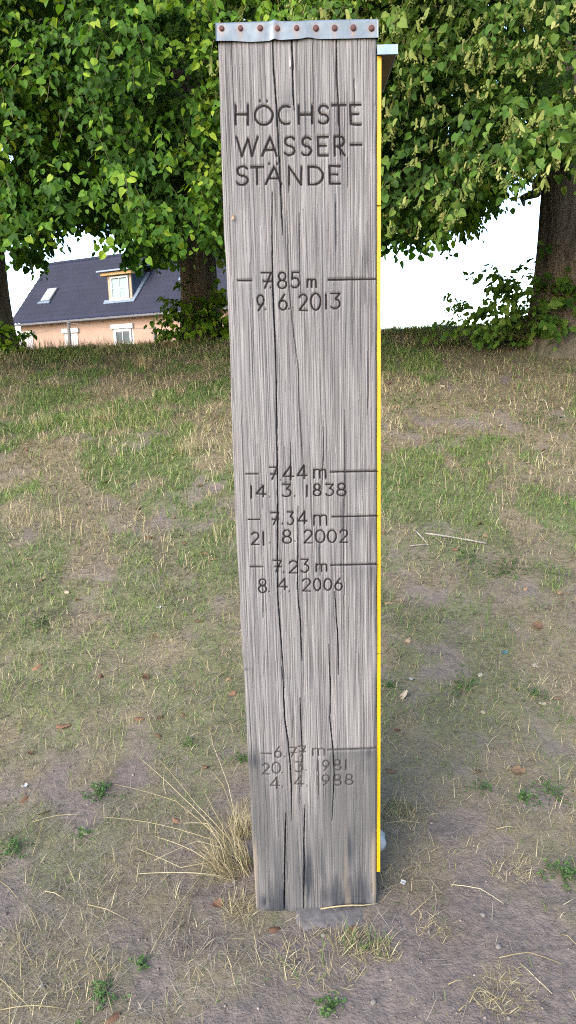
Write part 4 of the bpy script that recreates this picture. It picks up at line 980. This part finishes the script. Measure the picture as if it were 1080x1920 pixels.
# stone half hidden behind the gauge
def build_stone(px, py, r, mat, name, label, cat, seed, flat=.7, group=None):
    g = np.random.default_rng(seed); c = gp(px, py, r * flat * .45); bm = bmesh.new(); bmesh.ops.create_icosphere(bm, subdivisions=2, radius=1)
    for v in bm.verts:
        n_ = v.co.normalized(); k = 1 + .25 * (float(vnoise(np.array(n_.x * 1.6 + seed), np.array(n_.y * 1.6 + n_.z * 1.3), seed)) - .5) * 2
        v.co = Vector((n_.x * r * k * 1.1, n_.y * r * k, n_.z * r * k * flat))
    me = bpy.data.meshes.new(name); bm.to_mesh(me); bm.free(); me.polygons.foreach_set("use_smooth", np.ones(len(me.polygons), dtype=bool))
    o = obj(name, me, mat); o.location = tuple(c); o.rotation_euler.z = g.uniform(0, 6); tag(o, label, cat, group); return o
M_stone = plain("pale_stone", (.24, .24, .25), .85, .2, var=.15, scale=60, bump=.3); M_peb = plain("grey_pebble", (.11, .098, .09), .9, .2, var=.25, scale=80)
build_stone(706, 1584, .027, M_stone, "stone", "white stone lying behind the foot of the yellow gauge", "stone", 3, 1.05)
for i, (x, y) in enumerate(((578, 1728), (607, 1755), (905, 1716), (935, 1776), (440, 1655), (190, 1800), (80, 1850), (700, 1880))):
    build_stone(x, y, .0045 + .003 * rng.random(), M_peb, "pebble", "tiny pale pebble on the bare soil in front of the bank", "pebble", 20 + i, .7, "pebbles on the bare soil")
# fallen leaves
def fallen_mesh(seed):
    g = np.random.default_rng(seed); n, m = 7, 5; V = []
    curl = g.uniform(.5, 1.6) * (1 if g.random() < .6 else -1); curl2 = g.uniform(-.8, .9)
    for j in range(n):
        t = j / (n - 1); wdt = .5 * (math.sin(math.pi * min(1, t * .86 + .12)) ** .8) * (1 - .15 * t)
        for i in range(m):
            s_ = (i / (m - 1) * 2 - 1); x = wdt * s_; y = t - .5
            V.append((x * (1 - .12 * abs(curl) * abs(s_)), y, .16 * curl * s_ * s_ + .14 * curl2 * (2 * t - 1) ** 2 + g.normal(0, .03) + .12))
    F = [(j * m + i, j * m + i + 1, (j + 1) * m + i + 1, (j + 1) * m + i) for j in range(n - 1) for i in range(m - 1)]
    o = len(V); V += [(-.015, -.5, .1), (.015, -.5, .1), (.01, -.85, .2), (-.01, -.85, .2)]; F.append((o, o + 1, o + 2, o + 3))
    me = bpy.data.meshes.new("fallen_leaf"); me.from_pydata(V, [], F); me.update(); me.polygons.foreach_set("use_smooth", np.ones(len(F), dtype=bool)); return me
FM = [[None] * 3 for _ in range(6)]
for k in range(6):
    base_m = fallen_mesh(900 + k)
    for c_ in range(3):
        mm_ = base_m.copy(); mm_.materials.append(M_fallen[c_]); FM[k][c_] = mm_
def fallen(p, size, col, label, group=None):
    o = bpy.data.objects.new("fallen_leaf", FM[int(rng.integers(6))][col]); C.objects.link(o); o.location = (p[0], p[1], p[2] + .002)
    o.scale = (size * rng.uniform(.75, 1.1), size, size); o.rotation_euler = (rng.normal(0, .25) + (.26 if p[1] > 2 else 0), rng.normal(0, .25), rng.uniform(0, 6.28)); tag(o, label, "leaf", group)
def leaf_words(p, c):
    col = ("tan", "rust brown", "bleached")[c]; side = "left" if p[0] < .04 * p[1] else "right"; zone = "lower" if p[1] < 2.4 else "middle" if p[1] < 4.4 else "upper"
    return f"small {col} dry leaf on the {zone} bank, {side} of the post", f"{col} dry leaves on the {zone} bank {side} of the post"
NAMED = [(126, 1110, .040, 2, "pale curled leaf left of the post, just above a rust brown one"), (147, 1127, .036, 1, "rust brown leaf just below a pale curled leaf left of the post"),
 (272, 1272, .042, 1, "big crumpled brown leaf between the left edge and the post"), (971, 1452, .052, 0, "large torn tan leaf lying on the grass at the right"),
 (766, 1201, .042, 0, "folded tan leaf close to the right of the yellow gauge"), (735, 1447, .030, 1, "small orange leaf beside the lower yellow gauge panel"),
 (515, 1742, .032, 1, "brown leaf caught in the dry grass at the left front of the footing"), (210, 1911, .034, 1, "orange leaf at the bottom edge, left of centre"),
 (936, 802, .060, 2, "pale curled leaf on the green patch high on the right bank"), (1003, 1250, .038, 2, "cream curled leaf right of the blue scrap"),
 (660, 1742, .028, 1, "reddish leaf in the dry tuft in front of the post"), (80, 1527, .036, 2, "pale twisted leaf below the white paper scrap"), (430, 1273, .034, 0, "tan leaf touching the left side of the post")]
for x, y, sz_, c_, lb in NAMED: fallen(gp(x, y), sz_, c_, lb)
for (x, y, c_) in ((345, 1342, 1), (437, 1301, 1), (300, 1381, 1), (385, 1440, 1), (400, 1050, 0), (335, 832, 0), (250, 818, 1), (167, 878, 1), (893, 1450, 0), (1045, 1310, 0), (860, 815, 0), (145, 945, 1), (170, 950, 0), (260, 955, 1), (375, 912, 1), (340, 1005, 1), (75, 1090, 1), (300, 1345, 1), (58, 1415, 1), (720, 1000, 1), (790, 895, 1), (822, 875, 1), (1055, 855, 2), (950, 870, 0), (1060, 945, 0), (943, 948, 1), (1018, 1010, 1), (1022, 1080, 0), (985, 1105, 0), (745, 1370, 1), (1015, 1320, 2), (45, 1500, 1), (330, 1540, 1), (160, 1560, 2), (408, 1700, 1), (415, 1630, 1)):
    p_ = gp(x, y); fallen(p_, rng.uniform(.024, .036), c_, *leaf_words(p_, c_))
for k in range(150):
    y = 2.2 + 5.6 * rng.random() ** .9; x = rng.uniform(-1, 1) * (.46 * y + .2)
    if not free(np.array(x), np.array(y)): continue
    c_ = int(rng.choice([0, 0, 1, 1, 2])); fallen((x, y, float(ground_h(x, y))), rng.uniform(.026, .055), c_, *leaf_words((x, y), c_))
# scraps of litter
def scrap(px, py, w, d, mat, name, label, cat):
    p = gp(px, py, .006); mb = MB(); V = []; n = 4
    for j in range(n + 1):
        for i in range(n + 1): V.append((w * (i / n - .5), d * (j / n - .5), .25 * w * (i / n - .5) ** 2 * 6 + rng.normal(0, w * .03)))
    F = [(j * (n + 1) + i, j * (n + 1) + i + 1, (j + 1) * (n + 1) + i + 1, (j + 1) * (n + 1) + i) for j in range(n) for i in range(n)]
    o = MB().add(V, F).build(name, mat); o.location = tuple(p); o.rotation_euler = (rng.normal(0, .2), rng.normal(0, .2), rng.uniform(0, 3)); sm = o.modifiers.new("thick", 'SOLIDIFY'); sm.thickness = .0012; tag(o, label, cat)
M_paper = plain("white_paper", (.28, .28, .29), .6, .3, var=.05); M_blue = plain("teal_plastic", (.03, .11, .13), .4, .4, var=.1)
scrap(46, 1478, .018, .010, M_paper, "paper_scrap", "white paper scrap near the left edge, low on the bank", "litter")
scrap(298, 1142, .018, .010, M_paper, "paper_scrap", "white paper scrap midway between the left edge and post", "litter")
scrap(772, 1276, .016, .012, M_paper, "paper_scrap", "tiny white scrap right of the yellow gauge", "litter")
scrap(945, 1227, .026, .012, M_blue, "plastic_scrap", "teal plastic scrap on the grass at the right", "litter")
scrap(755, 1660, .014, .012, M_paper, "paper_scrap", "tiny white scrap just right of the gauge foot", "litter")

# sticks and straws
def stick(pts, r0, r1, label, mat, group=None, arch=.004, name="stick", cat="stick"):
    tag(tube_px(pts, r0, r1, name, mat, None, .006, arch), label, cat, group)
M_stick = mat_leaf("pale_stick", [(.22, .195, .17), (.27, .245, .22)], .05, .7, .2)
stick([(798, 1002), (850, 1011), (912, 1021)], .0052, .0040, "long pale stick lying right of the post below the middle", M_stick)
stick([(779, 997), (792, 1012), (803, 1024)], .0042, .0032, "short pale stick left of the long one", M_stick)
stick([(768, 1026), (803, 1024)], .003, .0025, "thin twig touching the foot of the short pale stick", M_stick)
ST = "bleached grass straw lying on the bare soil"
for pts in ([(20, 1785), (40, 1770), (62, 1812)], [(48, 1660), (52, 1625)], [(0, 1655), (35, 1690)], [(40, 1840), (38, 1760), (60, 1735)], [(52, 1700), (78, 1750)], [(85, 1675), (122, 1690)], [(165, 1700), (240, 1728)], [(0, 1838), (28, 1870), (62, 1900)], [(0, 1898), (60, 1895), (125, 1896)],
            [(170, 1790), (190, 1830), (212, 1905)], [(62, 1605), (85, 1540), (88, 1530)], [(60, 1545), (110, 1536), (155, 1531)], [(845, 1662), (900, 1675), (944, 1698)], [(770, 1720), (835, 1668)], [(935, 1800), (990, 1795), (1055, 1812)], [(975, 1810), (1010, 1850), (1035, 1868)], [(840, 1850), (875, 1845)], [(880, 1885), (895, 1860), (940, 1880)], [(1050, 1755), (1080, 1775)], [(930, 1558), (972, 1556)], [(1005, 1610), (1010, 1560)], [(720, 1547), (790, 1546)], [(955, 1905), (985, 1892)], [(860, 1900), (880, 1890)], [(1065, 1860), (1080, 1880)], [(20, 1930), (45, 1880)]):
    sd_ = "left" if pts[0][0] < 540 else "right"
    stick(pts, .0013, .0008, f"bleached straw lying on bare soil {sd_} of the post", M_straw, f"loose straws {sd_} of the post", .008, "straw", "straw")
stick([(601, 1708), (640, 1708), (680, 1707), (708, 1698)], .0022, .0014, "pale straw lying along the bottom edge of the post", M_straw, None, .010, "straw", "straw")
# dry tufts
def tuft(px, py, n, rad, hgt, label, seed, stalks=(), leanr=(.5, 1.35), mat=None, azr=(0, 6.283), green=0, wid=(.0010, .0021)):
    g = np.random.default_rng(seed); c = gp(px, py); root = empty("grass_tuft", c); tag(root, label, "grass tuft")
    a = g.uniform(0, 6.283, n); r = rad * np.sqrt(g.random(n)); x = c[0] + r * np.cos(a); y = c[1] + r * np.sin(a) * .8
    ok = free(x, y); x, y = x[ok], y[ok]; n = len(x)
    p = np.stack([x, y, ground_h(x, y) - .003], -1)
    v, f = blades(p, g.uniform(hgt * .4, hgt, n), g.uniform(*wid, n), g.uniform(*leanr, n), g.uniform(*azr, n), g.uniform(-.2, .8, n), g.uniform(0, 6.283, n))
    me = mesh_np("blades", v, f); attr(me, 'rnd', np.repeat(np.clip(g.normal(.55, .22, n), 0, 1), 5)); o = obj("blades", me, mat or M_dry, root); o['kind'] = 'stuff'
    if green:
        k = green; x = c[0] + g.normal(0, rad * .35, k); y = c[1] + g.normal(0, rad * .35, k); p = np.stack([x, y, ground_h(x, y) - .003], -1)
        v, f = blades(p, g.uniform(.02, .055, k), g.uniform(.0016, .003, k), g.uniform(.1, .8, k), g.uniform(0, 6.283, k), g.uniform(0, .5, k)); me = mesh_np("green_blades", v, f); attr(me, 'rnd', np.repeat(g.random(k) * .6, 5)); o = obj("green_blades", me, M_green, root); o['kind'] = 'stuff'
    for (pts, h0, h1) in stalks:
        P = [gp(*q) for q in pts]; P0_, P1_ = P[0], P[-1]; out = []
        m_ = 8
        for i in range(m_ + 1):
            t = i / m_; q = np.array([np.interp(t, np.linspace(0, 1, len(P)), [w_[d_] for w_ in P]) for d_ in range(3)]); q[2] += .008 + h0 * math.sin(math.pi * min(t * .9 + .05, 1)) + h1 * t; out.append(q)
        ob = MB().tube(out, list(np.linspace(.0016, .0007, m_ + 1)), 5).build("stalk", M_straw, root, True); attr(ob.data, 'rnd', np.full(len(ob.data.vertices), g.random()))
    return root
# stalks are given where their shadowless ground track would run; a raised tip shows higher in the picture
tuft(446, 1628, 330, .07, .16, "bushy straw coloured grass tuft against the left foot of the post", 501, stalks=[
    ([(425, 1590), (300, 1565), (195, 1545)], .02, .012), ([(420, 1585), (330, 1520), (215, 1482)], .02, .012), ([(420, 1580), (340, 1510), (258, 1430)], .02, .015), ([(430, 1580), (370, 1530), (300, 1440)], .02, .02),
    ([(445, 1560), (430, 1500), (392, 1400)], .02, .04), ([(448, 1560), (420, 1500), (395, 1470)], .02, .04), ([(432, 1650), (360, 1610), (292, 1580)], .015, .01), ([(425, 1650), (350, 1650), (260, 1648)], .012, .006),
    ([(385, 1640), (330, 1720), (282, 1795)], .015, .0), ([(375, 1650), (345, 1720), (326, 1790)], .012, .0), ([(440, 1600), (400, 1540), (380, 1500)], .02, .03), ([(430, 1600), (370, 1590), (290, 1625)], .01, .01), ([(420, 1600), (390, 1560), (345, 1560)], .01, .02), ([(415, 1620), (340, 1640), (255, 1600)], .01, .008)], leanr=(.15, 1.25), azr=(1.9, 4.6), mat=M_straw, green=14)
tuft(452, 1705, 300, .045, .06, "low matted straw tuft in front of the left corner of the post", 502, leanr=(.7, 1.45))
tuft(455, 1565, 150, .035, .12, "upright straw tuft rising beside the left edge of the post", 512, leanr=(.05, .7), mat=M_straw)
tuft(600, 1800, 380, .11, .055, "thin dry grass tuft in front of the concrete footing", 503, leanr=(.6, 1.45), green=8)
tuft(672, 1772, 200, .06, .06, "dry tuft with fresh green blades in front of the right post corner", 504, leanr=(.4, 1.4), green=46)
tuft(720, 1785, 90, .04, .05, "small straw tuft right of the green blades before the post", 505, leanr=(.3, 1.3), green=12)
tuft(945, 1862, 520, .075, .045, "flattened bleached tuft at the bottom right corner", 506, leanr=(.9, 1.5))
tuft(965, 1632, 320, .07, .04, "low pale tuft on the right, above the bare soil", 507, leanr=(.8, 1.5))
tuft(815, 1745, 90, .05, .045, "sparse tuft on the bare soil right of the post", 508, leanr=(.4, 1.4))
tuft(745, 1525, 300, .06, .055, "dry tuft growing behind the lower gauge panel", 509, leanr=(.3, 1.3), green=16)
tuft(130, 1840, 200, .10, .05, "sparse dry tuft near the bottom left corner", 510, leanr=(.7, 1.5))
tuft(345, 1760, 260, .08, .05, "dark matted tuft left of the post on bare soil", 511, leanr=(.8, 1.5), mat=M_thatch)
for i, (x, y, n_, hh) in enumerate(((355, 850, 120, .17), (190, 790, 110, .15), (270, 690, 160, .2), (75, 800, 90, .14), (40, 980, 40, .2), (100, 990, 26, .22), (430, 1010, 70, .13), (155, 1010, 30, .16))):
    tuft(x, y, n_, .10, hh, ["pale seeding grass tuft high on the bank left of the post", "straw tuft left of the pale seeding tuft", "wide bleached tuft just below the crest by the skirted tree", "straw tuft close to the left edge on the upper bank", "thin tall grass stems at the left edge, mid bank", "leaning tall grass stems near the left edge, mid bank", "yellow grass tuft touching the post's left side mid bank", "single spiky straw tuft on the left, mid bank"][i], 540 + i, leanr=(.02, .5), green=10, wid=(.0014, .0026))
# low green weeds
def weed(px, py, n, rad, label, seed, hgt=.03, sz=.0078):
    g = np.random.default_rng(seed); c = gp(px, py); a = g.uniform(0, 6.283, n); r = rad * (.15 + np.abs(g.normal(0, .62, n))); x = c[0] + r * np.cos(a); y = c[1] + r * np.sin(a)
    ok = free(x, y); x, y, a = x[ok], y[ok], a[ok]; n = len(x)
    pos = np.stack([x, y, ground_h(x, y) + hgt * g.random(n) * np.clip(1 - .6 * (r[ok] / rad), .1, 1)], -1)
    rep = 3; pos = np.repeat(pos, rep, 0) + g.normal(0, .003, (n * rep, 3)); a = np.repeat(a, rep) + np.tile(np.array([0, 2.1, 4.2]), n) + g.normal(0, .3, n * rep)
    ax = unit(np.stack([np.cos(a), np.sin(a), g.normal(.15, .3, n * rep)], -1)); nr = np.array([0, -.15, 1.]) + g.normal(0, .3, (n * rep, 3)); nr = unit(nr - (nr * ax).sum(-1, keepdims=True) * ax)
    v, f, r_ = leaf_mesh("leaflets", pos, ax, nr, sz * g.uniform(.7, 1.4, n * rep) * np.clip(c[1] / 2.6, .9, 1.6), np.clip(g.normal(.5, .25, n * rep), 0, 1), LEAF6 * np.array([.8, 1, 1]), F6)
    root = empty("weed_plant", c); tag(root, label, "weed"); me = mesh_np("leaflets", v, f); attr(me, 'rnd', r_); o = obj("leaflets", me, M_weed, root); o['kind'] = 'stuff'
    tp = pos[::rep]; twig_mesh("stems", np.tile(c, (n, 1)) + (tp - c) * np.array([.4, .4, 0]), .5 * (tp + c) + np.array([0, 0, .004]), tp, .0007, M_weed, root)
for i, (x, y, n_, rd, lb) in enumerate([(183, 1490, 60, .045, "bushy green weed left of the straw tuft, below the orange leaves"), (25, 1592, 40, .035, "green weed at the left edge beside bare soil"), (955, 1066, 70, .10, "spreading green weed right of the post below the pale stick"), (880, 1050, 40, .08, "green weed patch between the pale stick and the gauge"),
    (1055, 1640, 60, .05, "green weed at the right edge beside bare soil"), (1035, 1490, 50, .06, "green weed near the right edge, right of the torn tan leaf"), (985, 1500, 26, .035, "small green weed below the torn tan leaf"), (870, 1290, 50, .07, "green weed mid right, left of the cream leaf"), (190, 1870, 34, .035, "green weed at the bottom left by loose straws"), (265, 1812, 16, .02, "tiny green weed sprig left of the post on bare soil"),
    (75, 1175, 44, .06, "flat green weed near the left edge, mid bank"), (455, 1425, 20, .03, "green sprig peeping out beside the knot on the post's left"), (620, 1895, 26, .03, "green sprout at the bottom edge below the post"), (1000, 1300, 30, .05, "small green weed right of mid bank near the curled leaf"), (150, 1570, 16, .03, "tiny green seedling left, above the bare soil"), (760, 760, 90, .28, "green weed mat behind the gauge, upper bank"), (1020, 795, 90, .30, "green weed mat under the thick tree at the right"), (330, 770, 80, .28, "green weed mat on the upper bank left of the post"), (60, 690, 90, .35, "feathery green weeds on the crest by the left tree"), (390, 720, 60, .22, "bluish green weed beside the post just below the crest"), (905, 1480, 22, .03, "small green weed left of the torn tan leaf"), (730, 1290, 26, .03, "green sprigs hugging the gauge, mid bank"), (350, 1400, 14, .03, "little green weed among orange leaves left of the post")]):
    weed(x, y, n_, rd, lb, 600 + i, .03 if rd < .2 else .06)
# a wasp resting on the post, and a small cocoon
def build_wasp():
    u, z_ = face(437, 407); c = fpt(u, z_, .004); root = empty("wasp", c); tag(root, "small brown wasp resting on the upper left of the post", "insect")
    Mb = plain("wasp_body", (.20, .095, .02), .5, .4, var=.4, scale=400); up_ = np.array([0, 0, 1.])
    def lump(name, zs, rs, mat): return MB().tube([c + up_ * a + FN * .0012 for a in zs], rs, 8).build(name, mat, root, True)
    lump("abdomen", [-.0062, -.0050, -.0030, -.0012, -.0004], [.0004, .0013, .0018, .0014, .0005], Mb); lump("thorax", [-.0004, .0006, .0018, .0027], [.0006, .0015, .0015, .0006], plain("wasp_thorax", (.05, .03, .02), .5, .4)); lump("head", [.0027, .0034, .0042], [.0006, .0012, .0004], Mb)
    for s_ in (-1, 1):
        MB().add([c + FU * s_ * .0008 + up_ * .0015 + FN * .0028, c + FU * s_ * .0022 - up_ * .0012 + FN * .0026, c + FU * s_ * .0028 - up_ * .0062 + FN * .0022, c + FU * s_ * .0012 - up_ * .0058 + FN * .0026], [(0, 1, 2, 3)]).build("wing", plain("wasp_wing", (.25, .17, .10), .3, .5), root)
        for k in range(3): MB().tube([c + up_ * (.0018 - .0012 * k) + FN * .001, c + FU * s_ * .003 + up_ * (.0026 - .002 * k) + FN * .0018, c + FU * s_ * .0042 + up_ * (.003 - .003 * k) - FN * .003], .00022, 4).build("leg", Mb, root)
build_wasp()
u_, z_ = face(544, 119); c_ = fpt(u_, z_, .001)
o = MB().tube([c_ + np.array([0, 0, a]) for a in (-.0085, -.006, -.001, .004, .009, .012)], [.0006, .0018, .0021, .0015, .0011, .0004], 8).build("cocoon", plain("white_cocoon", (.30, .28, .26), .8, .2, var=.3, scale=300), None, True)
tag(o, "small white cocoon in a crack near the top of the post", "cocoon")
